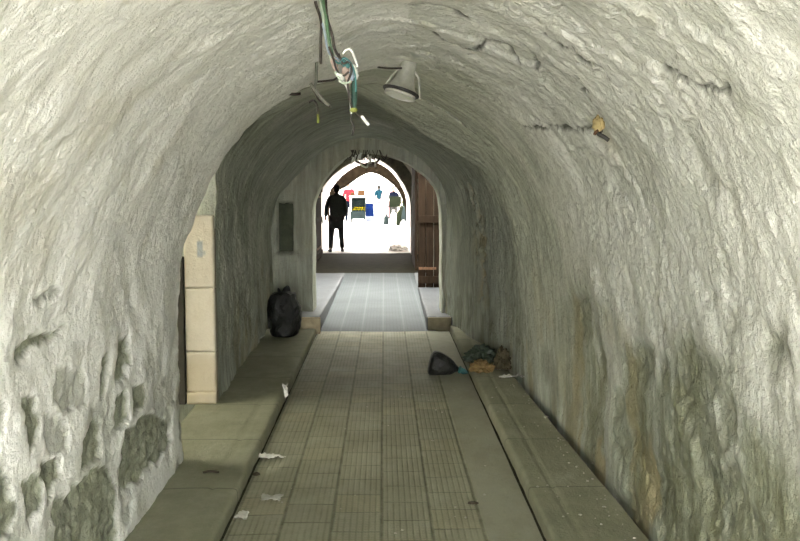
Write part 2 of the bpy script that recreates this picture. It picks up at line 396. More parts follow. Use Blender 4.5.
def attrs_mid(V, s):
    x, y, z = V.T
    disp = fbm(V*1.9, 3, 1)*.035 + fbm(V*np.array([5, 9, 5]), 4, 2)*.016 + fbm(V*np.array([14, 40, 14]), 3, 6)*.008
    worn = np.clip(np.where(x > .1, sstep(3.3, 6.6, y + fbm(V*2.2, 4, 31)*1.1)*.9, .86 + fbm(V*3, 3, 71)*.3), 0, 1)  # right side continues the wear and the shade painted inward
    low = 1-sstep(.1, 1.2, z + fbm(V*3, 3, 8)*.4)
    stone = sstep(.1, .4, fbm(V*np.array([4, 4, 3.]), 4, 23))*low*.7
    oc = np.exp(-((y-9.0 + fbm(V*3, 2, 77)*.25)/.22)**2)*(x > .4)*sstep(.35, .6, z)*(1-sstep(1.6, 1.85, z))*sstep(-.25, .2, fbm(V*8, 3, 78))
    ochre = np.maximum(oc*.9, low*sstep(.2, .5, fbm(V*np.array([3, 3, 1.2]), 4, 51))*.5)
    disp = disp + oc*.05 + stone*.012
    moss = np.clip(low*sstep(-.1, .4, fbm(V*np.array([4, 4, 1.5]), 4, 61))*.7, 0, 1)
    at = dict(stone=np.clip(stone, 0, 1), worn=worn, crack=Z0(V), ochre=np.clip(ochre, 0, 1), moss=moss)
    if y.min() < 7.0:
        dn, an = attrs_near(V, s); k = np.where(x > .1, sstep(5.2, 6.5, y), 1.0)
        disp = dn*(1-k)+disp*k; at = {n: an[n]*(1-k)+at[n]*k for n in at}
    return disp, at
def attrs_plain(V, s):
    disp = fbm(V*2, 3, 1)*.02 + fbm(V*9, 3, 2)*.01
    return disp, dict(stone=Z0(V), worn=Z0(V)+.9, crack=Z0(V), ochre=Z0(V), moss=Z0(V))
def attrs_inner(V, s):
    d, a = attrs_plain(V, s)
    a['ochre'] = np.clip(.35+fbm(V*3, 3, 90)*.5, 0, 1)*.5
    return d*.6, a

Y_E1, Y_P, Y_E2, Y_C, Y_CE, Y_D, Y_E, Y_F, Y_FE = 5.2, 6.6, 7.2, 10.7, 11.25, 16.9, 22.2, 27.3, 27.6
vault(-1.2, PA0, Y_E1, PA1, 100, 290, 460, M['plaster'], attrs_near, front=True, back=True)
vault(Y_E1, PB0, Y_P, PB1, 40, 150, 70, M['plaster'], attrs_mid, front=False, back=False, side_open=-1.42)  # left side left open: added unseen doorway that lets daylight in
fr = tuple(np.linspace(0, .25, 22)) + (.5, 1)
vault(Y_P, PC0, Y_E2, PC1, 60, 190, 44, M['plaster'], attrs_mid, rings=fr, front=True, back=True)
vault(Y_E2, PD0, Y_C, PD1, 60, 190, 190, M['plaster'], attrs_mid, front=False, back=False)
def niche(x, z):
    ix = sstep(-1.275, -1.255, x)*(1-sstep(-1.093, -1.073, x)); iz = sstep(.86, .885, z)*(1-sstep(1.45, 1.475, z))
    led = sstep(-1.3, -1.28, x)*(1-sstep(-1.02, -1.0, x))*sstep(.80, .82, z)*(1-sstep(.86, .88, z))
    return ix*iz*.20 - led*.03
fr2 = tuple(np.linspace(0, .26, 40)) + (.4, .7, 1)
vault(Y_C, PE, Y_CE, PE, 64, 150, 30, M['plaster'], attrs_inner, rings=fr2, front=True, back=True, face_shape=niche)
vault(Y_D, PF, Y_E, PF, 30, 90, 60, M['brown_wall'], attrs_plain, front=True, back=False)
fr3 = tuple(np.linspace(0, .25, 14)) + (.5, 1)
far = vault(Y_E, PG, Y_FE-1.5, PG, 30, 120, 30, M['far_plaster'], attrs_plain, rings=fr3, front=False, back=False)
# dark inner face of the far gate wall
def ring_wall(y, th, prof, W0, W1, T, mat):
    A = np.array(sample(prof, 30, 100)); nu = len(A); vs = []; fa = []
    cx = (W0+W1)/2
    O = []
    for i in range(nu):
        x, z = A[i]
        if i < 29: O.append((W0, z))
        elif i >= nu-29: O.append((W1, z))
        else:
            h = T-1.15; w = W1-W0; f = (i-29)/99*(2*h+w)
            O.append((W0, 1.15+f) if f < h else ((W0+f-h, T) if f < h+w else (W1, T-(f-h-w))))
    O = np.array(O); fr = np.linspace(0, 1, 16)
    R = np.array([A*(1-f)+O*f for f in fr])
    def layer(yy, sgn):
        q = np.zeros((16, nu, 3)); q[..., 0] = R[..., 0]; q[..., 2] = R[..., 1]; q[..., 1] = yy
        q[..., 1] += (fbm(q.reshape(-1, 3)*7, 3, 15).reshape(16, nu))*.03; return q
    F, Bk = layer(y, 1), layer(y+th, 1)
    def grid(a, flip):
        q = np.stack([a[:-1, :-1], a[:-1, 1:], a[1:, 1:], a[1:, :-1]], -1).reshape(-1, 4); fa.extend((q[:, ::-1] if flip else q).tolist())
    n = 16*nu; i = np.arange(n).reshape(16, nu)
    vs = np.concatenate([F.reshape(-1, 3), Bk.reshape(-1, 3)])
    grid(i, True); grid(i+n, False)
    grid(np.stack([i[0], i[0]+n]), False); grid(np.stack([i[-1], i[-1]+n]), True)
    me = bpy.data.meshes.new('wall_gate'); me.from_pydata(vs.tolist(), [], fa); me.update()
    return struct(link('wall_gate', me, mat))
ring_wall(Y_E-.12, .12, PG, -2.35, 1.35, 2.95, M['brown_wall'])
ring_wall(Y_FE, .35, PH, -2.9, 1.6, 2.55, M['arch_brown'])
# walls of the roofless bay
def rough_wall(name, x, y0, y1, h, th, mat):
    bm = bmesh.new(); add_box(bm, (x+th/2, (y0+y1)/2, h/2-.1), (abs(th), y1-y0, h+.2)); return struct(from_bm(name, bm, mat))
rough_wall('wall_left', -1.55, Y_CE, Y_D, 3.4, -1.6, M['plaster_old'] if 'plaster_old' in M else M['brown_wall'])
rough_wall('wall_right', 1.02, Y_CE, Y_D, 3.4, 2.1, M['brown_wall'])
# roof over both ends of the bay; daylight drops through the opening between
def roof(y0, y1):
    bm = bmesh.new(); add_box(bm, (-.25, (y0+y1)/2, 3.5), (5.5, y1-y0, .2)); return struct(from_bm('ceiling', bm, M['brown_wall']))
roof(Y_CE, SKY0); roof(SKY1, Y_D)
# unseen block added over the passage to keep the sun off the bay floor
bm = bmesh.new(); add_box(bm, (-.3, 19.6, 6.0), (7, 6.4, 4.8)); struct(from_bm('sun_blocker_bay', bm, M['blocker_stone']))

box('window_1', (-1.179, 10.86, 1.17), (.20, .03, .62), mat_simple('dark green blind panel', (.085, .095, .065), .85, .35, 9), None, None, .004)['kind'] = 'structure'
# ------------------------------------------------------------------ floors
def mat_paving():
    k = NT('ribbed grey paving tiles'); v = k.coords()
    sep = k.add('ShaderNodeSeparateXYZ'); k.con(v, sep.inputs[0]); X, Y = sep.outputs[0], sep.outputs[1]
    W = .2455; px = k.math('DIVIDE', k.math('ADD', X, .7485), W)
    col = k.math('FLOOR', px)
    fx = k.math('FRACT', px)
    off = k.math('FRACT', k.math('MULTIPLY', col, .437))
    py = k.math('ADD', k.math('DIVIDE', Y, .26), off); fy = k.math('FRACT', py); row = k.math('FLOOR', py)
    strip = k.math('GREATER_THAN', X, .487)
    tile = k.math('SUBTRACT', 1.0, strip)
    def edge(f, w): # 1 at joints
        a = k.math('MINIMUM', f, k.math('SUBTRACT', 1.0, f)); r = k.add('ShaderNodeMapRange', interpolation_type='SMOOTHSTEP')
        r.inputs['From Min'].default_value = w*.25; r.inputs['From Max'].default_value = w; r.inputs['To Min'].default_value = 1; r.inputs['To Max'].default_value = 0
        k.con(a, r.inputs['Value']); return r.outputs[0]
    jx = edge(fx, .055); jy = k.math('MULTIPLY', edge(fy, .04), tile)
    # keep the long joints inside the tiled part, plus the one beside the cement strip
    joint = k.math('MAXIMUM', k.math('MULTIPLY', jx, k.math('LESS_THAN', X, .50)), jy)
    comb = k.add('ShaderNodeCombineXYZ'); k.con(col, comb.inputs[0]); k.con(row, comb.inputs[1])
    wn = k.add('ShaderNodeTexWhiteNoise', noise_dimensions='3D'); k.con(comb.outputs[0], wn.inputs[0]); rnd = wn.outputs[0]
    rib = k.math('FRACT', k.math('MULTIPLY', fx, 8.0)); rb = k.math('ABSOLUTE', k.math('SUBTRACT', rib, .5))
    ribm = k.add('ShaderNodeMapRange', interpolation_type='SMOOTHSTEP'); ribm.inputs['From Min'].default_value = .22; ribm.inputs['From Max'].default_value = .46; k.con(rb, ribm.inputs['Value'])
    cross = k.math('FRACT', k.math('MULTIPLY', fy, 8.0)); cb = k.math('ABSOLUTE', k.math('SUBTRACT', cross, .5))
    crm = k.add('ShaderNodeMapRange', interpolation_type='SMOOTHSTEP'); crm.inputs['From Min'].default_value = .3; crm.inputs['From Max'].default_value = .48; k.con(cb, crm.inputs['Value'])
    crs = k.math('MULTIPLY', crm.outputs[0], k.math('GREATER_THAN', rnd, .55))
    groove = k.math('MULTIPLY', k.math('MAXIMUM', ribm.outputs[0], k.math('MULTIPLY', crs, .7)), tile)
    big = k.noise(v, 1.3, 6, .6); mid = k.noise(v, 8, 8, .7); fine = k.noise(v, 70, 4, .6)
    base = k.mix(rnd, (0.231, 0.225, 0.156), (0.328, 0.321, 0.228))
    base = k.mix(k.math('MULTIPLY', k.math('GREATER_THAN', rnd, .8), .5), base, (0.314, 0.270, 0.151))
    base = k.mix(strip, base, (0.279, 0.274, 0.207))
    base = k.mix(k.math('MULTIPLY', big, .5), base, (0.218, 0.222, 0.156))
    base = k.mix(k.math('MULTIPLY', mid, .35), base, (0.389, 0.381, 0.282))
    blot = k.noise(k.coords((3, 1.6, 3)), 1.0, 8, .75, .42, .6); base = k.mix(k.math('MULTIPLY', blot, .42), base, (0.164, 0.161, 0.107)); sp = k.noise(v, 34, 5, .8, .55, .72); base = k.mix(k.math('MULTIPLY', sp, .35), base, (0.385, 0.381, 0.286))
    base = k.mix(k.math('MULTIPLY', k.math('MULTIPLY', groove, .6), k.math('ADD', .2, blot)), base, (0.157, 0.152, 0.090))
    base = k.mix(k.math('MULTIPLY', k.math('MULTIPLY', joint, .75), k.math('ADD', .25, mid)), base, (0.094, 0.095, 0.054))
    h = k.math('SUBTRACT', k.math('SUBTRACT', 1.0, k.math('MULTIPLY', groove, .5)), k.math('MULTIPLY', joint, .9))
    n1 = k.bump(h, .6, .006); n2 = k.bump(fine, .3, .003, n1); n3 = k.bump(mid, .25, .01, n2)
    rg = k.add('ShaderNodeMapRange'); rg.inputs['To Min'].default_value = .5; rg.inputs['To Max'].default_value = .75; k.con(mid, rg.inputs['Value'])
    return k.out(base, rg.outputs[0], n3, .35)
def mat_slabs():
    k = NT('blue grey worn slabs'); v = k.coords(); sep = k.add('ShaderNodeSeparateXYZ'); k.con(v, sep.inputs[0]); X, Y = sep.outputs[0], sep.outputs[1]
    mid = k.noise(v, 6, 7, .7); fine = k.noise(v, 60, 4); big = k.noise(v, 1.5, 5)
    c = k.mix(big, (0.080, 0.088, 0.090), (0.112, 0.119, 0.121)); c = k.mix(k.math('MULTIPLY', mid, .4), c, (0.076, 0.081, 0.077))  # blue of the light from the roof opening put into the slab colour
    f = k.math('FRACT', k.math('DIVIDE', k.math('ADD', X, .7485), .2455)); a = k.math('MINIMUM', f, k.math('SUBTRACT', 1.0, f))
    j = k.math('LESS_THAN', a, .035); c = k.mix(k.math('MULTIPLY', j, .45), c, (0.181, 0.191, 0.184))
    r_ = k.math('ABSOLUTE', k.math('SUBTRACT', k.math('FRACT', k.math('MULTIPLY', f, 6.0)), .5)); c = k.mix(k.math('MULTIPLY', k.math('GREATER_THAN', r_, .36), .35), c, (0.072, 0.076, 0.073))
    return k.out(c, .7, k.bump(fine, .3, .004, k.bump(mid, .3, .01)), .12)
def mat_cement():
    k = NT('worn cement ledge'); v = k.coords(); sep = k.add('ShaderNodeSeparateXYZ'); k.con(v, sep.inputs[0])
    big = k.noise(v, 1.8, 7, .65); mid = k.noise(k.coords((9, 4, 9)), 1, 8, .7); fine = k.noise(v, 60, 4, .6)
    base = k.mix(big, (0.213, 0.210, 0.144), (0.345, 0.337, 0.246)); blot = k.noise(v, 4.5, 8, .75, .42, .6); base = k.mix(k.math('MULTIPLY', blot, .4), base, (0.144, 0.147, 0.092)); base = k.mix(k.math('MULTIPLY', mid, .5), base, (0.188, 0.198, 0.120))
    jy = k.math('FRACT', k.math('DIVIDE', sep.outputs[1], .93)); a = k.math('MINIMUM', jy, k.math('SUBTRACT', 1.0, jy))
    j = k.math('LESS_THAN', a, .008); base = k.mix(k.math('MULTIPLY', j, .6), base, (0.087, 0.089, 0.054))
    return k.out(base, .75, k.bump(fine, .35, .005, k.bump(mid, .35, .012)), .3)
M['paving'] = mat_paving(); M['cement'] = mat_cement()
M['platform'] = mat_simple('pale worn slabs', (.085, .088, .092), .55, .25, 4, .4, .3)  # faint skylight blue mixed into the platform colour
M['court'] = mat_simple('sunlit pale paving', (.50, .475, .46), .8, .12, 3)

def grid_floor(name, x0, x1, y0, y1, z, nx, ny, mat, amp=.006, zf=None):
    xs = np.linspace(x0, x1, nx); ys = np.linspace(y0, y1, ny)
    V = np.stack(np.meshgrid(xs, ys), -1).reshape(-1, 2); V = np.concatenate([V, np.full((len(V), 1), z)], 1)
    V[:, 2] += fbm(V*2.2, 3, 44)*amp
    if zf: V[:, 2] += zf(V[:, 0], V[:, 1])
    i = np.arange(nx*ny).reshape(ny, nx)
    F = np.stack([i[:-1, :-1], i[:-1, 1:], i[1:, 1:], i[1:, :-1]], -1).reshape(-1, 4)
    return struct(from_py(name, V.tolist(), F.tolist(), mat))
M['slabs'] = mat_slabs()
M['shaded_paving'] = mat_simple('dark worn paving', (.030, .026, .016), .95, .4, 5, .03, .3)  # shadow under the covered passage painted as a darker floor
grid_floor('floor', -.758, .746, -1.2, 10.22, 0, 40, 280, M['paving'])
grid_floor('floor', -.76, .60, 10.22, 17.25, 0, 40, 160, M['slabs'])
grid_floor('floor', -2.0, .86, 17.25, 22.55, 0, 60, 120, M['shaded_paving'])
bm = bmesh.new(); add_box(bm, (-.2, 10.65, -.22), (6.2, 23.7, .2)); struct(from_bm('floor', bm, M['cement']))
# side ledges with a rounded nosing and a drain slot beside the paving
def ledge(name, xw0, xw1, xk0, xk1, y0, y1, z0, z1, mat, ny=220):
    """sheet from the wall (xw) to the kerb edge (xk), then the face down to the slot"""
    V = []; F = []; cols = 26
    for j in range(ny):
        t = j/(ny-1); y = y0+(y1-y0)*t; xw = xw0+(xw1-xw0)*t; xk = xk0+(xk1-xk0)*t; z = z0+(z1-z0)*t
        sg = 1 if xk > xw else -1
        wob = .006*float(mnoise.noise((y*2.1, xk*3, 0)))+.004*float(mnoise.noise((y*9, xk, 3)))
        for c in range(cols):
            f = c/(cols-1); x = xw+(xk-sg*.02+wob-xw)*f
            zz = z+.008*float(mnoise.noise((x*2.5, y*1.7, 4)))
            if abs(xk-x) < .14 and abs(abs(xk-x)-.13) < .010: zz -= .007
            V.append((x, y, zz))
        V.append((xk-sg*.006+wob, y, z-.006)); V.append((xk+wob, y, z-.022)); V.append((xk+wob, y, -.125))
    w = cols+3
    for j in range(ny-1):
        for c in range(w-1):
            q = (j*w+c, j*w+c+1, (j+1)*w+c+1, (j+1)*w+c); F.append(q if xk0 > xw0 else q[::-1])
    # end faces
    for j, rev in ((0, False), (ny-1, True)):
        a = len(V); row = [V[j*w+c] for c in range(w)]
        V.extend([(p[0], p[1], -.125) for p in row])
        for c in range(w-1):
            q = (j*w+c, j*w+c+1, a+c+1, a+c); F.append(q[::-1] if rev else q)
    return struct(from_py(name, V, F, mat))
ledge('floor_ledge_left', -1.3, -1.42, -.785, -.772, -1.2, 10.11, .06, .06, M['cement'])
ledge('floor_ledge_right', 1.35, 1.0, .772, .762, -1.2, 10.32, .06, .06, M['cement'])
ledge('floor_ledge_left', -1.7, -1.8, -.735, -.745, 10.10, 17.3, .185, .0, M['platform'], 80)
ledge('floor_ledge_right', 1.05, 1.15, .495, .575, 10.32, 17.0, .15, .03, M['platform'], 80)

box('trim', (-.84, 10.085, .09), (.24, .05, .19), mat_simple('tan step stone', (.40, .33, .22), .85, .25, 14))['kind'] = 'structure'

bm = bmesh.new(); add_box(bm, (0, 3, -.35), (80, 44, .2)); struct(from_bm('ground', bm, mat_simple('pale earth', (.42, .40, .35), .95, .2, 1)))
bm = bmesh.new(); add_box(bm, (-4.9, 0, 3.4), (.4, 24, 7.3)); struct(from_bm('sky_blocker_left', bm, M['blocker_stone']))  # added unseen wall, cuts sky light at the side opening and right wall

M['gutter'] = mat_simple('drain slot shade', (.045, .045, .030), .95, .4, 20, .05)  # dark strips stand in for shade down in the drain slots
for x0, x1, y1 in ((-.79, -.738, 10.1), (.731, .775, 10.3)):
    bm = bmesh.new(); add_box(bm, ((x0+x1)/2, (y1-1.2)/2, -.06), (x1-x0, y1+1.2, .09)); struct(from_bm('trim', bm, M['gutter']))

box('trim', (.64, 10.30, .07), (.27, .05, .16), mat_simple('shaded tan step stone', (.20, .175, .115), .85, .25, 14))['kind'] = 'structure'  # tan step stone again, darkened for the shade on this side
# ------------------------------------------------------------------ jamb of the side recess (pale stone blocks)
def mat_jamb():
    k = NT('pale limestone jamb'); v = k.coords(); sep = k.add('ShaderNodeSeparateXYZ'); k.con(v, sep.inputs[0])
    mid = k.noise(v, 9, 7, .65); fine = k.noise(v, 55, 4, .6); big = k.noise(v, 2.5, 4)
    lo = k.add('ShaderNodeMapRange'); lo.inputs['From Min'].default_value = .35; lo.inputs['From Max'].default_value = .43; lo.inputs['To Min'].default_value = .55; lo.inputs['To Max'].default_value = 0; k.con(sep.outputs[2], lo.inputs['Value'])
    c = k.mix(big, (.52, .47, .37), (.56, .52, .43)); c = k.mix(k.math('MULTIPLY', mid, .35), c, (.36, .30, .21))
    c = k.mix(lo.outputs[0], c, (.42, .35, .235)); a = k.attr('paint'); c = k.mix(a, c, (.16, .22, .27))
    return k.out(c, .85, k.bump(fine, .3, .004, k.bump(mid, .3, .01)), .2)
M['jamb'] = mat_jamb()
def jamb():
    z = .055; hs = [.09, .30, .47, .53]
    for n, h in enumerate(hs):
        x0, x1 = -1.455, -1.238; y0, y1 = 6.545 - (.012 if n == 0 else 0), 6.63
        xs = np.linspace(x0, x1, 22); zs = np.linspace(z, z+h-.0015, max(6, int(h/.014)))
        Xg, Zg = np.meshgrid(xs, zs); q = np.stack([Xg.ravel(), np.full(Xg.size, y0), Zg.ravel()], -1)
        ed = np.minimum(np.minimum(q[:, 0]-x0, x1-q[:, 0]), np.minimum(q[:, 2]-z, z+h-.0015-q[:, 2]))
        q[:, 1] += fbm(q*12, 3, 7)*.004 + .006*(1-sstep(0, .010, ed))
        nz, nx = Xg.shape; i = np.arange(nx*nz).reshape(nz, nx)
        F = np.stack([i[:-1, :-1], i[:-1, 1:], i[1:, 1:], i[1:, :-1]], -1).reshape(-1, 4).tolist(); V = q.tolist()
        b = len(V); rim = list(i[0]) + list(i[1:, -1]) + list(i[-1, ::-1][1:]) + list(i[1:-1, 0][::-1])
        V += [(V[r][0], y1, V[r][2]) for r in rim]
        for a in range(len(rim)): c = (a+1) % len(rim); F.append((rim[c], rim[a], b+a, b+c))
        F.append(tuple(range(b+len(rim)-1, b-1, -1)))
        o = from_py('trim', V, F, M['jamb']); struct(o)
        me = o.data; at = me.attributes.new('paint', 'FLOAT', 'POINT'); P = np.array(V)
        # a daub of blue-grey paint on the top block
        m = np.maximum.reduce([(abs(P[:, 0]+1.335) < .02)*(abs(P[:, 2]-1.2) < .055), (abs(P[:, 0]+1.325) < .034)*(abs(P[:, 2]-1.172) < .02)*.6]).astype(np.float32)
        at.data.foreach_set('value', m*(.6+.4*fbm(P*30, 2, 3)).astype(np.float32))
        z += h
jamb()
box('trim', (-1.52, 6.56, .60), (.115, .06, 1.09), mat_simple('recess gap shade', (.05, .045, .035), .9, .3, 9))['kind'] = 'structure'  # added dark strip stands in for the shaded gap beside the jamb

# ------------------------------------------------------------------ wooden doors
def mat_wood(name, a, b):
    k = NT(name); v = k.coords((14, 14, 1.2)); n = k.noise(v, 1.5, 8, .7); n2 = k.noise(k.coords(), 5, 4)
    c = k.mix(n, a, b); c = k.mix(k.math('MULTIPLY', n2, .4), c, tuple(q*.6 for q in a))
    return k.out(c, .85, k.bump(n, .4, .006), .08)
M['door_wood'] = mat_wood('dark brown door wood', (.017, .011, .007), (.045, .028, .017))
M['rust'] = mat_simple('rusty iron', (.16, .085, .045), .8, .5, 25, .3, .4)
M['iron'] = mat_simple('dark iron', (.05, .048, .045), .6, .4, 25, .4, .3)
def door(name, hinge, rz, w, h, npl):
    root = bpy.data.objects.new(name, None); COL.objects.link(root); root.location = hinge; root.rotation_euler = (0, 0, rz); struct(root)
    bm = bmesh.new(); pw = w/npl
    for i in range(npl):
        hh = h + .02*math.sin(i*2.1); add_box(bm, ((i+.5)*pw, 0, hh/2), (pw-.006, .04, hh), bev=.004)
    from_bm('door_leaf', bm, M['door_wood'], root)
    for z in (.12, h*.5, h-.2): box('rail', (w/2, -.035, z), (w-.03, .03, .11), M['door_wood'], root)
    for z in (.3, h-.35): box('hinge_strap', (w*.3, -.055, z), (w*.55, .008, .04), M['rust'], root, bev=.002)
    lathe('door_ring', [(.045, -.01), (.055, 0), (.045, .01)], M['iron'], root, 16, Matrix.Translation((w*.86, -.06, h*.47)) @ Matrix.Rotation(PI/2, 4, 'X'))
    return root
door('door_1', (.525, 13.92, .095), 0, .49, 2.12, 4)
door('door_2', (-1.50, 19.4, .0), PI/2, 2.0, 1.78, 8)
door('door_3', (.63, 17.6, .02), PI/2, 2.2, 2.05, 8)

# ------------------------------------------------------------------ black rubbish sacks
def mat_sack(name, col, rough=.28):
    k = NT(name); v = k.coords(); n = k.noise(v, 14, 5, .6); n2 = k.noise(v, 40, 3)
    return k.out(k.mix(n, col, tuple(c*1.7 for c in col)), rough, k.bump(n2, .3, .006, k.bump(n, .7, .02)), .5)
M['sack'] = mat_sack('black polythene', (.006, .0065, .0055), .36)
def blob(name, prof, rx, ry, seed, crumple, mat, parent=None, loc=None, M4=None, nu=64, pleat=.0, nv=40):
    """closed crumpled bag: profile of (radius, height), elliptical, creased and pleated towards the neck"""
    pr = even(spline(prof, 12), nv); V = []; F = []
    for r, z in pr:
        for k in range(nu):
            a = 2*PI*k/nu; V.append((r*math.cos(a)*rx, r*math.sin(a)*ry, z))
    V = np.array(V); q = V.copy(); H = max(p[1] for p in prof)
    rid = 1-np.abs(fbm(q*7.5, 3, seed)*2.2); n = fbm(q*5, 3, seed+5)
    a = np.tile(np.arange(nu)*2*PI/nu, nv); zt = V[:, 2]/H
    amp = crumple*(rid-.5+n*1.1) + pleat*np.sin(a*11+3*fbm(q*4, 2, seed+9))*sstep(.35, .9, zt)
    d = np.stack([np.cos(a)*rx, np.sin(a)*ry, 0*a], -1); rr = np.repeat([p[0] for p in pr], nu)
    V = V + d*(amp*np.minimum(1, rr*3.5))[:, None]; V[:, 2] += fbm(q*6, 3, seed+11)*crumple*.9*sstep(.03, .15, V[:, 2])
    V[:, 2] = np.maximum(V[:, 2], 0)
    for j in range(nv-1):
        for k in range(nu): F.append((j*nu+k, j*nu+(k+1) % nu, (j+1)*nu+(k+1) % nu, (j+1)*nu+k))
    F.append(tuple(range(nu))[::-1]); F.append(tuple(range((nv-1)*nu, nv*nu)))
    if M4 is not None: V = np.array([tuple(M4 @ Vector(p)) for p in V])
    return from_py(name, V.tolist(), F, mat, parent)
r = empty('rubbish_sack', (-1.055, 9.55, .064), 'full black rubbish sack standing knotted against the left wall beside the niche', 'rubbish bag')
blob('sack_body', [(.02, 0), (.12, .0), (.160, .02), (.168, .12), (.168, .26), (.160, .36), (.128, .43), (.065, .455), (.035, .47)], (.93), .82, 3, .062, M['sack'], r, pleat=.014)
def ear(par, base, tip, w, seed, mat, name='tied_ear'):
    # a gathered tongue of film that narrows to its tip
    base, tip = Vector(base), Vector(tip); ax = (tip-base); L = ax.length; up = ax.normalized(); side = up.cross(Vector((0, 1, 0))).normalized(); dep = side.cross(up)
    V = []; F = []; n = 9; m = 12
    for j in range(m):
        t = j/(m-1); ww = w*(.75+.5*t-1.1*t*t*t)
        for s in (1, -1):
            for k in range(n):
                f = k/(n-1)-.5
                V.append(tuple(base+ax*t+side*(f*ww*s)+dep*((.006*s)+.014*math.sin(f*9+t*5+seed)*(.4+t))))
    for j in range(m-1):
        for k in range(2*n): F.append((j*2*n+k, j*2*n+(k+1) % (2*n), (j+1)*2*n+(k+1) % (2*n), (j+1)*2*n+k))
    F.append(tuple(range(2*n))[::-1]); F.append(tuple(range((m-1)*2*n, m*2*n)))
    return from_py(name, V, F, mat, par)
ear(r, (-.04, 0, .42), (-.075, -.02, .515), .045, 1, M['sack']); ear(r, (.0, 0, .43), (.03, .01, .54), .10, 2, M['sack'])
lathe('knot', [(.02, .40), (.05, .425), (.052, .44), (.03, .46)], M['sack'], r, 16)

r = empty('rubbish_sack', (.54, 7.85, .0), 'small black rubbish sack lying on its side in the paved channel with teal tie', 'rubbish bag')
R4 = Matrix.Translation((-.14, 0, .105)) @ Matrix.Rotation(math.radians(104), 4, 'Y')
b = blob('sack_body', [(.02, 0), (.085, .004), (.112, .03), (.112, .08), (.094, .14), (.064, .20), (.032, .25), (.018, .28), (.016, .30)], 1.0, .95, 12, .026, M['sack'], r, M4=R4, pleat=.012)
for v in b.data.vertices:
    if v.co.z < .004: v.co.z = .004
M['teal'] = mat_sack('teal plastic tie', (.015, .075, .075), .5)
lathe('tie', [(.022, -.012), (.032, -.008), (.034, 0), (.032, .008), (.022, .012)], M['teal'], r, 16, R4 @ Matrix.Translation((0, 0, .277)))
ear(r, tuple(R4 @ Vector((0, 0, .285))), tuple(R4 @ Vector((.02, .01, .36))), .055, 4, M['teal'], 'bag_neck')

# crumpled things along the right wall
def crumple(name, c, size, seed, mat, label, categ, rough=.5, group=None, n=40, sharp=4.0):
    bm = bmesh.new(); bmesh.ops.create_icosphere(bm, subdivisions=5, radius=1)
    P_ = np.array([v.co[:] for v in bm.verts]); d = (1-np.abs(fbm(P_*1.7, 3, seed)*2.4))*rough + fbm(P_*sharp, 3, seed+3)*rough*.8
    for v, k in zip(bm.verts, d):
        s = .72+float(k)*.62; v.co = Vector((v.co.x*size[0]*s, v.co.y*size[1]*s, max(-.3, v.co.z)*size[2]*s))
    zmin = min(v.co.z for v in bm.verts)
    for v in bm.verts: v.co.z -= zmin
    o = from_bm(name, bm, mat, None, True); o.location = c
    return tag(o, label, categ, group)
M['ochre_paper'] = mat_simple('ochre wrapping paper', (.20, .135, .055), .9, .5, 14)
M['green_bag'] = mat_simple('dark green polythene', (.030, .045, .028), .5, .5, 14, .4)
M['paper'] = mat_simple('soiled white paper', (.62, .61, .55), .85, .18, 20)
crumple('paper_bag', (.845, 7.66, .062), (.11, .09, .075), 21, M['ochre_paper'], 'crumpled ochre paper bag on the right ledge beside the lying black sack', 'paper bag')
crumple('plastic_bag', (.88, 8.10, .062), (.15, .12, .115), 33, M['green_bag'], 'slumped dark green plastic bag at the foot of the right wall', 'plastic bag')
crumple('rag', (1.03, 7.72, .062), (.075, .07, .15), 37, mat_simple('brown rag', (.06, .05, .028), .9, .4, 15), 'small brown heaped rag against the right wall past the white strip', 'rag')
def sheet(name, outline, c, mat, label, categ, amp=.012, seed=1, th=.003, group=None, rz=0):
    """thin crumpled scrap with a torn outline"""
    n = 26; xs = [p[0] for p in outline]; ys = [p[1] for p in outline]
    X, Y = np.meshgrid(np.linspace(min(xs), max(xs), n), np.linspace(min(ys), max(ys), n)); Q = np.stack([X.ravel(), Y.ravel()], -1)
    sc = max(max(xs)-min(xs), max(ys)-min(ys)); jit = np.stack([fbm(np.c_[Q*8/sc, 0*Q[:, 0]], 2, seed), fbm(np.c_[Q*8/sc, 0*Q[:, 0]+5], 2, seed)], -1)*sc*.05
    inside = poly_sd(Q+jit, outline) < 0
    Z = np.abs(fbm(np.c_[Q*5/sc, 0*Q[:, 0]], 3, seed+2))*amp*2.2+.001
    i = np.arange(n*n).reshape(n, n); bm = bmesh.new(); vm = {}
    def gv(a):
        if a not in vm: vm[a] = bm.verts.new((Q[a, 0], Q[a, 1], Z[a]))
        return vm[a]
    for a in range(n-1):
        for b_ in range(n-1):
            q = (i[a, b_], i[a, b_+1], i[a+1, b_+1], i[a+1, b_])
            if sum(inside[list(q)]) >= 3: bm.faces.new([gv(k) for k in q])
    g = bmesh.ops.extrude_face_region(bm, geom=bm.faces[:])
    for v in [e for e in g['geom'] if isinstance(e, bmesh.types.BMVert)]: v.co.z += th
    bmesh.ops.recalc_face_normals(bm, faces=bm.faces)
    o = from_bm(name, bm, mat, None, True); o.location = c; o.rotation_euler = (0, 0, rz)
    return tag(o, label, categ, group)
sheet('paper_strip', [(-.11, -.02), (0, -.035), (.1, -.02), (.11, .02), (.02, .025), (-.1, .03)], (1.07, 7.40, .064), M['paper'], 'long white paper strip on the right ledge against the wall foot', 'paper scrap', .02, 3, rz=.1)
sheet('paper_scrap', [(-.085, -.02), (-.03, -.045), (.02, -.02), (.09, -.01), (.05, .02), (0, .045), (-.05, .03), (-.09, .03)], (-.685, 5.39, .003), M['paper'], 'torn white paper scrap beside the left drain slot, widest of the scraps', 'paper scrap', .012, 5)
sheet('paper_scrap', [(-.035, -.05), (.03, -.06), (.03, .05), (-.02, .06)], (-.715, 4.40, .003), M['paper'], 'nearest white paper scrap at the left drain slot', 'paper scrap', .008, 8)
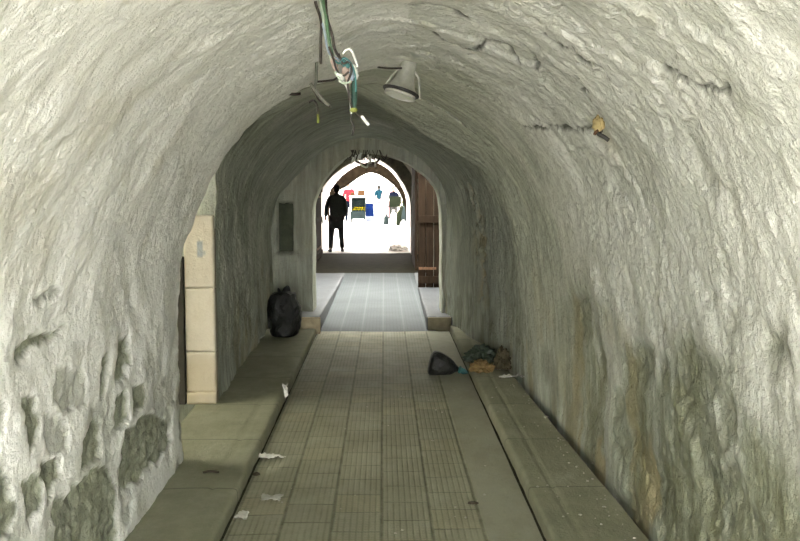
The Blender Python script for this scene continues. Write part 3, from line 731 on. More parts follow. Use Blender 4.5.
sheet('paper_scrap', [(-.05, -.05), (.0, -.02), (.05, -.06), (.06, .05), (0, .03), (-.06, .06)], (-.60, 4.66, .003), mat_simple('greyed paper', (.42, .41, .36), .85, .2, 20), 'faint greyish paper scrap on paving, second from the picture bottom at left', 'paper scrap', .006, 13)
r = sheet('paper_tuft', [(-.02, -.05), (.0, -.06), (.024, -.04), (.018, .03), (.028, .06), (.004, .04), (-.022, .065), (-.012, .0)], (-.775, 6.93, .065), M['paper'], 'upright pale paper tuft caught on the edge of the left ledge', 'paper scrap', .012, 17)
r.rotation_euler = (math.radians(68), 0, .2)
M['twig'] = mat_simple('dark twig', (.05, .04, .025), .9, .3, 30)
o = tube('twig', [(-1.01, 4.90, .070), (-.97, 4.905, .074), (-.92, 4.90, .070)], .006, M['twig']); tag(o, 'short dark twig lying on the left ledge near the wall', 'twig')
o = crumple('dead_leaf', (.462, 4.56, .004), (.03, .014, .008), 41, M['twig'], 'dark dead leaf on the smooth strip right of the tiles', 'leaf')
o = crumple('dead_leaf', (-.735, 5.05, .004), (.022, .018, .012), 47, M['twig'], 'dark curled leaf by the left drain slot below the white scrap', 'leaf')
# grit swept along the foot of the right wall
bm = bmesh.new(); rg = random.Random(4)
for k in range(130):
    y = rg.uniform(3.6, 7.2); side = rg.random()
    if side < .5: x = 1.12 - .045*max(0, y-5.8)**1.3 + rg.gauss(0, .03); z = .066
    elif side < .8: x = rg.uniform(-.7, .68); z = .004
    else: x = rg.uniform(.8, 1.05)-.03*max(0, y-6.5)**1.3; z = .066
    s = rg.choice([.003, .003, .004, .005, .007]); q = bmesh.ops.create_icosphere(bm, subdivisions=1, radius=s)
    bmesh.ops.scale(bm, vec=(rg.uniform(.7, 1.6), rg.uniform(.7, 1.4), .7), verts=q['verts']); bmesh.ops.translate(bm, vec=(x, y, z), verts=q['verts'])
o = from_bm('grit', bm, mat_simple('plaster crumbs', (.40, .39, .33), .9, .3, 30)); tag(o, 'scattered pale plaster crumbs along the paving and the right wall foot', 'debris', kind='stuff')

# ------------------------------------------------------------------ electric cables hanging from the crown
def pmat(n, c, r=.45): return mat_simple(n, c, r, .25, 30, .4)
M['c_green'] = pmat('green cable', (.10, .19, .10)); M['c_dgreen'] = pmat('dark green sleeve', (.018, .06, .042)); M['c_white'] = pmat('white cable', (.82, .82, .78)); M['c_brown'] = pmat('brown black cable', (.035, .026, .02))
M['c_blue'] = pmat('pale blue cable', (.30, .36, .44)); M['c_pink'] = pmat('pinkish tape', (.55, .42, .36), .7); M['c_yellow'] = pmat('yellow green tape', (.26, .28, .06)); M['c_grey'] = pmat('grey conduit', (.25, .255, .22)); M['c_teal'] = pmat('teal tape', (.06, .2, .2)); M['c_pale'] = pmat('pale green cable', (.45, .52, .42))
r = empty('hanging_cables', (-.17, 3.35, 2.34), 'tangled bundle of green, white and dark electric cables hanging from the crown', 'cables')
def cab(name, pts, rad, mat, label=None, n=8):
    q = [(x+.17, 0+dy, z-2.34) for x, dy, z in pts]
    o = tube(name, q, rad, M[mat], r, n)
    if label: o['label'] = label
    return o
cab('cable', [(-.262, -.14, 2.375), (-.250, -.06, 2.335), (-.242, -.03, 2.30), (-.228, .0, 2.25), (-.231, .02, 2.19), (-.232, .02, 2.10)], .0055, 'c_brown', 'dark brown cable')
cab('cable', [(-.235, -.1, 2.345), (-.222, -.02, 2.29), (-.218, .01, 2.23), (-.208, .02, 2.17), (-.19, .03, 2.11)], .006, 'c_pale', 'pale green cable')
cab('cable', [(-.220, -.1, 2.345), (-.212, -.01, 2.28), (-.205, .02, 2.22), (-.197, .03, 2.16), (-.178, .04, 2.10)], .007, 'c_green', 'green cable')
cab('cable', [(-.205, -.1, 2.345), (-.207, .0, 2.27), (-.19, .03, 2.21), (-.178, .04, 2.15), (-.14, .05, 2.10)], .005, 'c_brown', 'thin black cable')
cab('cable', [(-.213, -.05, 2.33), (-.226, .0, 2.27), (-.215, .0, 2.21), (-.2, .02, 2.14), (-.16, .04, 2.115), (-.13, .04, 2.085)], .0045, 'c_blue', 'pale blue cable')
cab('cable', [(-.19, .04, 2.13), (-.178, .02, 2.085), (-.160, .02, 2.05), (-.137, .03, 2.02), (-.124, .03, 1.97), (-.121, .03, 1.92)], .0045, 'c_white', 'thin white cable')
cab('cable_loop', [(-.150, .03, 2.138), (-.139, .02, 2.150), (-.122, .02, 2.153), (-.108, .03, 2.125), (-.096, .03, 2.09)], .005, 'c_white', 'bent white cable end')
cab('bare_end', [(-.172, .0, 2.062), (-.155, .0, 2.055), (-.148, .01, 2.045), (-.163, .0, 2.035)], .006, 'c_white', 'white cable stub')
cab('cable', [(-.20, .0, 2.16), (-.182, .0, 2.11), (-.172, .0, 2.075), (-.150, .0, 2.055), (-.128, .0, 2.07)], .004, 'c_brown', 'thin black cable')
cab('cable', [(-.165, .0, 2.135), (-.150, .0, 2.10), (-.125, .0, 2.105), (-.118, .0, 2.07), (-.132, .0, 2.03), (-.126, .01, 1.98), (-.118, .01, 1.94)], .004, 'c_brown', 'thin black cable')
cab('cable', [(-.19, .01, 2.125), (-.165, .0, 2.10), (-.145, .0, 2.12), (-.12, .0, 2.10), (-.105, .01, 2.06), (-.103, .02, 2.0)], .0035, 'c_teal', 'teal cable')
cab('cable', [(-.178, .0, 2.07), (-.160, .0, 2.04), (-.145, .0, 2.028), (-.120, .0, 2.035)], .0045, 'c_pale', 'pale green cable')
def wrap(name, a, b, rad, mat, seed):
    a, b = Vector(a), Vector(b); pts = [a.lerp(b, t/9) for t in range(10)]
    rs = [rad*(.75+.45*math.sin(PI*t/9))*(1+.18*math.sin(t*2.3+seed)) for t in range(10)]
    return tube(name, [(p.x+.17, p.y, p.z-2.34) for p in pts], [x for x in rs for _ in range(1)], M[mat], r, 10, False)
wrap('tape_wrap', (-.192, .03, 2.13), (-.172, .02, 2.075), .010, 'c_pink', 1)['label'] = 'pinkish tape wrap'
wrap('tape_wrap', (-.158, .04, 2.118), (-.128, .03, 2.09), .011, 'c_teal', 2)['label'] = 'teal tape wrap'
wrap('tape_wrap', (-.147, .03, 2.09), (-.122, .03, 2.03), .013, 'c_pink', 3)['label'] = 'broad pinkish tape wrap'
wrap('tape_wrap', (-.115, .035, 2.10), (-.103, .03, 2.045), .012, 'c_white', 4)['label'] = 'white tape wrap'
wrap('tape_wrap', (-.117, .02, 2.09), (-.118, .02, 2.04), .008, 'c_blue', 5)['label'] = 'pale blue tape wrap'
cab('sleeve', [(-.112, .03, 2.06), (-.110, .03, 2.02), (-.109, .03, 1.97), (-.111, .03, 1.935)], .0105, 'c_dgreen', 'dark green cable sleeve')
wrap('end_tape', (-.113, .03, 1.942), (-.112, .03, 1.926), .013, 'c_yellow', 0)['label'] = 'yellow green tape at the end'
cab('cable', [(-.110, .03, 1.93), (-.098, .03, 1.918), (-.080, .03, 1.905)], .0035, 'c_brown', 'thin black cable end')
cab('connector', [(-.083, .03, 1.912), (-.070, .03, 1.895), (-.056, .03, 1.878)], .006, 'c_white', 'white connector')
cab('cable', [(-.118, .03, 1.935), (-.122, .03, 1.90), (-.112, .03, 1.87), (-.118, .03, 1.84)], .0035, 'c_brown', 'thin black cable end')

r2 = empty('hanging_conduit', (-.37, 5.1, 2.30), 'thin grey conduit with frayed dark wires at the broken edge of the white vault', 'conduit')
def cab2(name, pts, rad, mat): return tube(name, [(x+.37, dy, z-2.30) for x, dy, z in pts], rad, M[mat], r2, 7)
cab2('pipe', [(-.322, -.66, 2.31), (-.331, -.6, 2.22), (-.36, -.25, 2.20), (-.385, -.01, 2.205)], .008, 'c_grey')
cab2('rod', [(-.41, .0, 2.225), (-.377, .0, 2.18), (-.345, .0, 2.14), (-.31, .02, 2.105)], .009, 'c_grey')
cab2('wire', [(-.41, .01, 2.22), (-.38, .03, 2.165), (-.355, .02, 2.13), (-.30, .03, 2.10)], .006, 'c_brown')
cab2('wire', [(-.42, .0, 2.12), (-.39, .0, 2.13), (-.37, .0, 2.09), (-.368, .0, 2.02)], .006, 'c_brown')
cab2('wire', [(-.37, .0, 2.055), (-.367, .0, 2.03), (-.368, .0, 2.005)], .008, 'c_yellow')
cab2('wire', [(-.38, -.02, 2.232), (-.33, -.02, 2.235), (-.27, -.0, 2.25), (-.24, .0, 2.29)], .006, 'c_brown')
r3 = empty('broken_clip', (-.51, 5.1, 2.17), 'small white cable clip with dark stub on left edge of the vault', 'cable clip')
tube('stub', [(-.025, 0, -.002), (.01, -.01, -.006), (.045, 0, -.002)], .008, M['c_brown'], r3)
tube('clip', [(-.035, 0, .055), (-.025, -.01, .02), (-.02, -.01, .0), (-.045, 0, -.005)], .007, M['c_white'], r3)

# ------------------------------------------------------------------ bulkhead lamp on the crown
M['lamp_metal'] = mat_simple('galvanised lamp housing', (.62, .62, .56), .38, .2, 20, .6, .15, .5)
k = NT('frosted lamp glass'); k.b.inputs['Transmission Weight'].default_value = .35; M['lamp_glass'] = k.out((.80, .80, .70), .3, None, .5)
r = empty('ceiling_lamp', (.128, 5.0, 2.28), 'unlit pale metal bulkhead lamp fixed to the crown beside the hanging cables', 'lamp')
T4 = Matrix.Rotation(math.radians(17), 4, 'Y') @ Matrix.Rotation(math.radians(-6), 4, 'X') @ Matrix.Diagonal((1.08, 1.08, 1.0, 1))
lathe('lamp_housing', [(.036, .09), (.042, .0), (.052, -.05), (.066, -.09), (.084, -.108), (.088, -.116), (.07, -.118)], M['lamp_metal'], r, 30, T4)
lathe('lamp_rim', [(.078, -.110), (.094, -.113), (.096, -.121), (.088, -.128), (.07, -.128)], M['iron'], r, 30, T4)
lathe('lamp_glass', [(.080, -.125), (.079, -.136), (.074, -.146), (.05, -.152), (.02, -.155)], M['lamp_glass'], r, 30, T4)
lathe('lamp_rim', [(.070, -.136), (.082, -.139), (.080, -.146), (.066, -.146)], M['lamp_metal'], r, 30, T4)
tube('bracket', [tuple(T4 @ Vector(q)) for q in ((.035, 0, .01), (.066, 0, -.02), (.084, 0, -.07), (.102, 0, -.125))], .006, M['lamp_metal'], r)
tube('bracket', [tuple(T4 @ Vector(q)) for q in ((-.035, 0, .01), (-.060, 0, -.03), (-.084, 0, -.10))], .006, M['lamp_metal'], r)
tube('supply_wire', [tuple(T4 @ Vector((-.03, -.03, .0))), (-.09, -.06, .008), (-.16, -.1, .008)], .005, M['c_brown'], r)

# broken fitting in the right side of the near vault
r = empty('broken_bracket', (.863, 3.64, 1.88), 'ochre broken fitting with a black stub sticking out of the right vault plaster', 'bracket')
M['ochre_putty'] = mat_simple('ochre putty', (.46, .36, .17), .85, .3, 30)
bm = bmesh.new(); bmesh.ops.create_icosphere(bm, subdivisions=3, radius=1)
for v in bm.verts:
    n_ = mnoise.noise(v.co*2.3); s = 1+.45*n_; v.co = Vector((v.co.x*.022*s, v.co.y*.03*s, v.co.z*.036*s+.02))
from_bm('putty', bm, M['ochre_putty'], r, True)
tube('stub', [(.01, 0, -.005), (-.005, -.02, -.018), (.012, -.035, -.030), (.03, -.045, -.045)], .0085, M['iron'], r)
tube('clip', [(.0, -.01, -.002), (-.018, -.03, -.012), (-.024, -.035, -.022)], .006, M['rust'], r)

# wire tangle over the inner arch
r = empty('wire_tangle', (-.21, 10.6, 2.02), 'dark wire tangle with white porcelain connectors hanging at the apex of inner arch', 'wires')
rw = random.Random(11)
for k in range(20):
    x0 = rw.uniform(-.19, .17); a = rw.uniform(-.10, .10)
    tube('wire', [(x0, rw.uniform(-.02, .04), .06), (x0+a*.4, rw.uniform(-.02, .05), -.01), (x0+a, rw.uniform(-.02, .05), -.05), (x0+a*1.3, rw.uniform(-.02, .04), -.02+rw.uniform(-.06, .03))], .0035+.004*rw.random(), M['c_brown'], r, 6)
for x, z, lean in ((-.125, -.035, .012), (-.085, -.03, .012), (-.062, -.012, .006), (.035, -.03, -.012), (.055, -.045, .006), (.11, -.10, .0), (-.155, -.06, .01)):
    tube('connector', [(x+lean, -.065, z+.035), (x, -.07, z), (x-lean, -.065, z-.04)], .010, M['c_white'], r, 8)['label'] = 'white connector'
tube('cable', [(-.07, -.03, -.09), (-.03, -.05, -.13), (.01, -.05, -.14), (.03, -.04, -.10), (.07, -.04, -.085)], .010, M['c_pale'], r, 8)['label'] = 'pale drooping cable'
tube('cable', [(-.12, 0, -.07), (-.05, 0, -.10), (.05, 0, -.12), (.13, 0, -.08), (.16, 0, -.03)], .014, M['c_brown'], r, 8)
# ------------------------------------------------------------------ people
def skin(joints, edges, sub=1):
    names = list(joints); me = bpy.data.meshes.new('tmp'); me.from_pydata([joints[n][0] for n in names], [(names.index(a), names.index(b)) for a, b in edges], [])
    o = bpy.data.objects.new('tmp', me); COL.objects.link(o)
    m = o.modifiers.new('s', 'SKIN'); m.use_smooth_shade = True
    for v, n in zip(me.skin_vertices[0].data, names):
        rr = joints[n][1]; v.radius = rr if isinstance(rr, tuple) else (rr, rr)
    me.skin_vertices[0].data[0].use_root = True
    s = o.modifiers.new('u', 'SUBSURF'); s.levels = s.render_levels = sub
    dg = bpy.context.evaluated_depsgraph_get(); dg.update(); out = bpy.data.meshes.new_from_object(o.evaluated_get(dg))
    bpy.data.objects.remove(o); return out
def ell(bm, c, s, rot=None, sub=3):
    q = bmesh.ops.create_icosphere(bm, subdivisions=sub, radius=1)['verts']; bmesh.ops.scale(bm, vec=s, verts=q)
    if rot is not None: bmesh.ops.rotate(bm, cent=(0, 0, 0), matrix=rot, verts=q)
    bmesh.ops.translate(bm, vec=c, verts=q)
def fuse(meshes, extra, voxel, smooth=6):
    bm = bmesh.new()
    for m in meshes: bm.from_mesh(m)
    if extra: extra(bm)
    me = bpy.data.meshes.new('tmp'); bm.to_mesh(me); bm.free(); o = bpy.data.objects.new('tmp', me); COL.objects.link(o)
    r_ = o.modifiers.new('r', 'REMESH'); r_.mode = 'VOXEL'; r_.voxel_size = voxel
    c = o.modifiers.new('c', 'SMOOTH'); c.iterations = smooth; c.factor = .4
    dg = bpy.context.evaluated_depsgraph_get(); dg.update(); out = bpy.data.meshes.new_from_object(o.evaluated_get(dg)); bpy.data.objects.remove(o); return out
def person(loc, rz, label, mats, pose, h=1.72, voxel=.011, skirt=False, scarf=False):
    """figure facing +Y before rz; pose gives ankle, knee, wrist and elbow points"""
    r = empty('person', loc, label, 'person', None, rz); s = h/1.72; p = pose
    J = {'hip': ((0, 0, .93), .125), 'waist': ((0, .0, 1.06), (.12, .095)), 'chest': ((0, .01, 1.27), (.15, .11)), 'neckb': ((0, 0, 1.42), .075), 'neck': ((0, .01, 1.49), .052), 'head': ((0, .03, 1.60), .06)}
    E_ = [('hip', 'waist'), ('waist', 'chest'), ('chest', 'neckb'), ('neckb', 'neck'), ('neck', 'head')]
    for sd, sx in (('l', -1), ('r', 1)):
        J['hj'+sd] = ((.09*sx, 0, .88), .092); J['kn'+sd] = (p['kn'+sd], .062); J['an'+sd] = (p['an'+sd], .042); a = Vector(p['an'+sd])
        J['he'+sd] = ((a.x, a.y-.03, .045), .035); J['to'+sd] = ((a.x+.03*sx, a.y+.15, .032), .03)
        J['sh'+sd] = ((.175*sx, 0, 1.385), .06); J['el'+sd] = (p['el'+sd], .042); J['wr'+sd] = (p['wr'+sd], .028)
        E_ += [('hip', 'hj'+sd), ('hj'+sd, 'kn'+sd), ('kn'+sd, 'an'+sd), ('an'+sd, 'he'+sd), ('he'+sd, 'to'+sd), ('neckb', 'sh'+sd), ('sh'+sd, 'el'+sd), ('el'+sd, 'wr'+sd)]
    hands = []
    for sd, sx in (('l', -1), ('r', 1)):
        w = Vector(p['wr'+sd]); d = (w-Vector(p['el'+sd])).normalized(); f = Vector((0, 1, 0)); f = (f-d*f.dot(d)).normalized(); o_ = d.cross(f)
        HJ = {'w': (tuple(w-d*.01), .024), 'p': (tuple(w+d*.045), (.03, .018)), 'k': (tuple(w+d*.085), (.036, .014))}; HE = [('w', 'p'), ('p', 'k')]
        for i, (off, ln) in enumerate(((.030, .072), (.011, .082), (-.009, .076), (-.028, .06))):
            b0 = w+d*.082+f*off; b1 = b0+d*ln*.5+o_*(-.006*sx); b2 = b0+d*ln*.95+o_*(-.022*sx)
            HJ.update({f'{i}a': (tuple(b0), .0095), f'{i}b': (tuple(b1), .009), f'{i}c': (tuple(b2), .0075)}); HE += [('k', f'{i}a'), (f'{i}a', f'{i}b'), (f'{i}b', f'{i}c')]
        t0 = w+d*.035+f*.03; t1 = t0+d*.03+f*.025; t2 = t1+d*.03+f*.006
        HJ.update({'ta': (tuple(t0), .012), 'tb': (tuple(t1), .0105), 'tc': (tuple(t2), .0085)}); HE += [('p', 'ta'), ('ta', 'tb'), ('tb', 'tc')]
        hands.append(skin(HJ, HE, 1))
    body = skin(J, E_, 2)
    def face(bm):
        ell(bm, (0, .03, 1.615), (.076, .095, .112)); ell(bm, (0, .055, 1.55), (.052, .06, .05)); ell(bm, (0, .126, 1.595), (.013, .02, .022), sub=2); ell(bm, (0, .118, 1.555), (.024, .012, .008), sub=2)
        for sx in (-1, 1):
            ell(bm, (.078*sx, .02, 1.605), (.012, .022, .032), sub=2); ell(bm, (.03*sx, .113, 1.63), (.018, .010, .008), sub=2)
    me = fuse([body]+hands, face, voxel, 3); S_ = Matrix.Scale(s, 4); me.transform(S_)
    link('body', me, mats['skin'], r)
    # jacket: torso and arms, hem over the hips
    g = p.get('coat', .0)
    cw = p.get('cw', 1); JJ = {'hem': ((0, 0, .84-g), (.165*cw, .135)), 'waist': ((0, 0, 1.06), (.155*cw, .125)), 'chest': ((0, .01, 1.27), (.175*cw, .13)), 'nb': ((0, 0, 1.43), (.09, .08))}
    JE = [('hem', 'waist'), ('waist', 'chest'), ('chest', 'nb')]
    for sd in 'lr':
        w = Vector(p['wr'+sd]); e = Vector(p['el'+sd])
        JJ['sh'+sd] = (J['sh'+sd][0], .08); JJ['el'+sd] = (p['el'+sd], .062); JJ['wr'+sd] = (tuple(e.lerp(w, .95)), .046); JE += [('nb', 'sh'+sd), ('sh'+sd, 'el'+sd), ('el'+sd, 'wr'+sd)]
    me = fuse([skin(JJ, JE, 2)], None, voxel, 4); me.transform(S_); link('jacket', me, mats['top'], r)
    bm = bmesh.new(); add_tube(bm, [(0, 0, 1.41), (0, .005, 1.46), (0, .01, 1.51)], [.095, .082, .070], 18, False)
    bmesh.ops.solidify(bm, geom=bm.faces[:], thickness=.01); bmesh.ops.transform(bm, matrix=S_, verts=bm.verts); from_bm('collar', bm, mats['top'], r, True)
    if skirt:
        pr = [(.13, 1.02), (.17, .9), (.20, .6), (.24, .25), (.25, .07)]; n = 30; bm = bmesh.new(); rg_ = []
        for R_, z in pr: rg_.append([bm.verts.new((R_*math.cos(2*PI*k/n)*(1+.06*math.sin(k*2.1)*(1-z)), R_*.8*math.sin(2*PI*k/n)*(1+.06*math.sin(k*2.1)*(1-z)), z)) for k in range(n)])
        for A, B in zip(rg_, rg_[1:]):
            for k in range(n): bm.faces.new((A[k], A[(k+1) % n], B[(k+1) % n], B[k]))
        bm.faces.new(rg_[0]); bmesh.ops.transform(bm, matrix=S_, verts=bm.verts); from_bm('skirt', bm, mats['legs'], r, True)
    else:
        TJ = {'hip': ((0, 0, .93), .145)}; TE = []
        for sd, sx in (('l', -1), ('r', 1)):
            a = Vector(p['an'+sd]); TJ['hj'+sd] = ((.088*sx, 0, .86), .112); TJ['kn'+sd] = (p['kn'+sd], .082); TJ['an'+sd] = ((a.x, a.y+.01, a.z-.035), .062); TE += [('hip', 'hj'+sd), ('hj'+sd, 'kn'+sd), ('kn'+sd, 'an'+sd)]
        me = fuse([skin(TJ, TE, 2)], None, voxel, 4); me.transform(S_); link('trousers', me, mats['legs'], r)
    for sd, sx in (('l', -1), ('r', 1)):
        a = Vector(p['an'+sd]); bm = bmesh.new()
        ell(bm, (a.x, a.y-.02, .05), (.044, .06, .05)); ell(bm, (a.x+.015*sx, a.y+.08, .038), (.048, .11, .038)); add_box(bm, (a.x+.01*sx, a.y+.045, .012), (.08, .25, .022), bev=.008)
        m0 = bpy.data.meshes.new('t'); bm.to_mesh(m0); bm.free(); me = fuse([m0], None, .012, 2); me.transform(S_); link('shoe', me, mats['shoe'], r)
    bm = bmesh.new()
    if scarf:
        ell(bm, (0, .015, 1.625), (.105, .115, .125)); ell(bm, (0, -.01, 1.48), (.12, .10, .09)); ell(bm, (0, -.06, 1.42), (.13, .07, .12))
    else: ell(bm, (0, .005, 1.65), (.088, .102, .095)); ell(bm, (0, -.04, 1.60), (.078, .06, .09))
    if scarf:
        for v in list(bm.verts):
            pass
    m0 = bpy.data.meshes.new('t'); bm.to_mesh(m0); bm.free(); me = fuse([m0], None, .012, 3)
    # open the front for the face
    bm = bmesh.new(); bm.from_mesh(me); bmesh.ops.delete(bm, geom=[v for v in bm.verts if v.co.y > .075 and v.co.z < 1.68 and v.co.z > 1.53], context='VERTS'); bm.to_mesh(me); bm.free(); me.transform(S_)
    link('headscarf' if scarf else 'hair', me, mats['head'], r)
    return r
M['skin'] = mat_simple('skin', (.20, .11, .07), .6, .1, 20); M['hair'] = mat_simple('dark hair', (.006, .005, .004), .9, .3, 40, .05)
M['dark_cloth'] = mat_simple('dark wool', (.022, .027, .024), .9, .3, 30, .15); M['dark_trouser'] = mat_simple('charcoal trousers', (.022, .021, .02), .9, .3, 30, .15); M['shoe'] = mat_simple('black leather', (.015, .014, .013), .5, .2, 20)
walk = dict(knl=(-.13, .06, .49), anl=(-.165, -.05, .085), knr=(.12, .10, .49), anr=(.15, .10, .085), ell=(-.265, -.05, 1.12), wrl=(-.28, .03, .90), elr=(.235, -.05, 1.12), wrr=(.205, .08, .90), coat=.27, cw=1.22)
stand = dict(knl=(-.10, .02, .49), anl=(-.11, 0, .085), knr=(.10, .02, .49), anr=(.11, .02, .085), ell=(-.25, -.04, 1.12), wrl=(-.24, .08, .89), elr=(.25, -.04, 1.12), wrr=(.23, .12, .92))
lift = dict(stand, elr=(.24, .10, 1.16), wrr=(.16, .30, 1.20), ell=(-.24, .06, 1.14), wrl=(-.18, .26, 1.08))
person((-1.205, 22.95, .0), .12, 'person in a long dark jacket and trousers seen in silhouette at the bright archway', dict(skin=M['skin'], top=M['dark_cloth'], legs=M['dark_trouser'], shoe=M['shoe'], head=M['hair']), walk, 1.70, .008)
def cl(n, c): return mat_simple(n, c, 1, .15, 20, 0)
white_c = cl('white cotton', (.78, .76, .74)); pink_c = cl('pale pink cotton', (.2, .11, .12)); red_c = cl('red cloth', (.16, .012, .018)); teal_c = cl('teal cloth', (.004, .016, .024)); navy = cl('navy cloth', (.003, .004, .008)); grey_c = cl('light grey cloth', (.1, .1, .11))
person((-1.66, 42.95, .0), PI, 'person in a red top and white headscarf behind the food cart', dict(skin=M['skin'], top=red_c, legs=navy, shoe=M['shoe'], head=white_c), lift, 1.83, .016, False, True)
person((-.30, 54.5, .0), .2, 'person in a dark teal top walking down the middle of the market street', dict(skin=M['skin'], top=teal_c, legs=grey_c, shoe=M['shoe'], head=M['hair']), stand, 1.72, .016)
person((.12, 50.0, .0), PI-.3, 'person in a pale pink top and long white skirt in the market street', dict(skin=M['skin'], top=pink_c, legs=white_c, shoe=M['shoe'], head=white_c), stand, 1.66, .016, True, True)
person((.36, 47.5, .0), .3, 'person in a white jacket and pinkish skirt left of the green stall', dict(skin=M['skin'], top=white_c, legs=pink_c, shoe=M['shoe'], head=pink_c), stand, 1.60, .016, True, True)
person((.45, 41.6, .0), PI+.3, 'person in a navy jacket standing behind the green stall', dict(skin=M['skin'], top=navy, legs=M['dark_trouser'], shoe=M['shoe'], head=M['hair']), lift, 1.66, .016)
# ------------------------------------------------------------------ market street beyond the far arch
bm = bmesh.new(); add_box(bm, (0, 58, -.05), (30, 71.0, .1)); struct(from_bm('street', bm, M['court']))
bm = bmesh.new(); add_box(bm, (0, -11.25, -.05), (40, 20, .1)); struct(from_bm('street', bm, M['court']))
M['pale_wall'] = mat_simple('pale limestone houses', (.72, .69, .64), .9, .1, 2); M['pane'] = mat_simple('dim window glass', (.25, .28, .30), .2, .1, 3)
def house(c, s, label, nwin, face):
    r = empty('house', c, label, 'building'); box('wall', (0, 0, s[2]/2), s, M['pale_wall'], r, bev=.03)
    box('parapet', (0, 0, s[2]+.15), (s[0]+.2, s[1]+.2, .3), M['pale_wall'], r, bev=.03)
    for fl in range(2):
        for i in range(nwin):
            u = (i+.5)/nwin-.5; z = 1.6+fl*2.6
            if face == 'y': p, d = (u*s[0], -s[1]/2, z), (.9, .12, 1.3)
            else: p, d = (face*s[0]/2, u*s[1], z), (.12, .9, 1.3)
            w = box('window', p, d, M['pane'], r); 
            q = (d[0]+.2 if d[0] > .2 else .16, d[1]+.2 if d[1] > .2 else .16, .1)
            box('window_sill', (p[0], p[1], z-.7), q, M['pale_wall'], w)
house((-.5, 78, 0), (12, 6, 6), 'pale stone house closing the end of the market street', 5, 'y')
house((-7.2, 52, 0), (6, 40, 5.4), 'long pale house on the left side of the market street', 10, 1)
house((6.6, 54, 0), (6, 40, 5.4), 'long pale house on the right side of the market street', 10, -1)
# food cart
M['cart_white'] = mat_simple('white painted top', (.85, .85, .84), .5, .05, 6); M['cart_dark'] = mat_simple('dark grey green panel', (.011, .015, .015), 1, .2, 6, 0); M['yellow'] = mat_simple('yellow fruit', (.20, .13, .004), 1, .2, 9, 0); M['tyre'] = mat_simple('black rubber', (.02, .02, .02), .8, .2, 20)
r = empty('food_cart', (-1.205, 42.2, 0), 'market cart with a white top and a dark glazed case', 'cart')
box('cart_top', (0, 0, 1.20), (.80, .66, .07), M['cart_white'], r)
box('cart_base', (0, 0, .34), (.68, .55, .34), M['cart_dark'], r)
box('shelf', (0, 0, .53), (.72, .6, .04), M['cart_dark'], r)
for x in (-.34, .34):
    for y in (-.28, .28): box('post', (x, y, .85), (.045, .045, .66), M['cart_white'] if x < 0 else M['cart_dark'], r)
k = NT('cart glass'); k.b.inputs['Transmission Weight'].default_value = 1; k.b.inputs['IOR'].default_value = 1.08; M['cart_glass'] = k.out((.6, .68, .68), .02, None, .05)
box('glass_panel', (0, -.285, .85), (.62, .01, .60), M['cart_glass'], r, bev=.001)
box('back_panel', (0, .29, .85), (.66, .02, .62), M['cart_dark'], r)
for x in (-.3, .3):
    for y in (-.2, .2): lathe('wheel', [(.02, -.03), (.085, -.03), (.095, -.015), (.095, .015), (.085, .03), (.02, .03)], M['tyre'], r, 18, Matrix.Translation((x, y, .095)) @ Matrix.Rotation(PI/2, 4, 'Y'))
rf = random.Random(5); first = None; kn = 0
for lay, cnt in ((0, 10), (1, 6)):
    for i in range(cnt):
        x = -1.205+.03+(i % 5-2)*.115+rf.uniform(-.01, .01)+lay*.05; y = 42.2-.17+(i//5)*.115+lay*.04; z = .552+lay*.085
        if first is None:
            bm = bmesh.new(); bmesh.ops.create_uvsphere(bm, u_segments=14, v_segments=10, radius=.053)
            for v in bm.verts: v.co.z = (v.co.z*.92+.05)
            first = from_bm('melon', bm, M['yellow'], None, True); o = first
        else: o = first.copy(); COL.objects.link(o)
        o.location = (x, y, z); tag(o, 'yellow fruit piled inside the glazed case of the cart', 'fruit', 'yellow fruit in the cart')
M['cardboard'] = mat_simple('brown cardboard', (.035, .018, .009), 1, .2, 6, 0)
def carton(c, s, label, rz):
    r = empty('cardboard_box', c, label, 'box', None, rz); box('carton', (0, 0, s[2]/2), s, M['cardboard'], r)
    for sx in (-1, 1): box('flap', (sx*(s[0]/2+.05), 0, s[2]+.03), (.14, s[1], .008), M['cardboard'], r, Matrix.Rotation(sx*.7, 3, 'Y'), .001)
carton((-1.06, 42.25, 1.236), (.3, .3, .26), 'brown cardboard box on top of the white cart', .15)
carton((-1.47, 42.3, 1.236), (.12, .3, .16), 'smaller brown carton at the left end of the cart top', -.1)
# blue crates
M['blue'] = mat_simple('blue plastic', (.004, .010, .045), 1, .2, 8, 0); M['grey_plastic'] = mat_simple('grey plastic', (.13, .14, .18), 1, .1, 8, 0); M['green_plastic'] = mat_simple('dark green plastic', (.007, .010, .006), 1, .25, 8, 0)
def crate_mesh(w, d, h):
    bm = bmesh.new(); t = .022
    add_box(bm, (0, 0, t/2), (w, d, t))
    for sy in (-1, 1): add_box(bm, (0, sy*(d/2-t*.8), h/2), (w*.98, t*.4, h*.96))
    for sx in (-1, 1): add_box(bm, (sx*(w/2-t*.8), 0, h/2), (t*.4, d*.98, h*.96))
    for sy in (-1, 1):
        for z in (.22, .55, .88): add_box(bm, (0, sy*(d/2-t/2), h*z), (w, t, h*.2))
        for i in range(5): add_box(bm, ((i/4-.5)*(w-t), sy*(d/2-t/2), h/2), (t*1.4, t*.9, h))
    for sx in (-1, 1):
        for z in (.22, .55, .88): add_box(bm, (sx*(w/2-t/2), 0, h*z), (t, d, h*.2))
        for i in range(4): add_box(bm, (sx*(w/2-t/2), (i/3-.5)*(d-t), h/2), (t*.9, t*1.4, h))
    return bm
def crate(c, s, mat, label, grp=None, rz=0):
    o = from_bm('plastic_crate', crate_mesh(*s), mat); o.location = c; o.rotation_euler = (0, 0, rz); return tag(o, label, 'crate', grp)
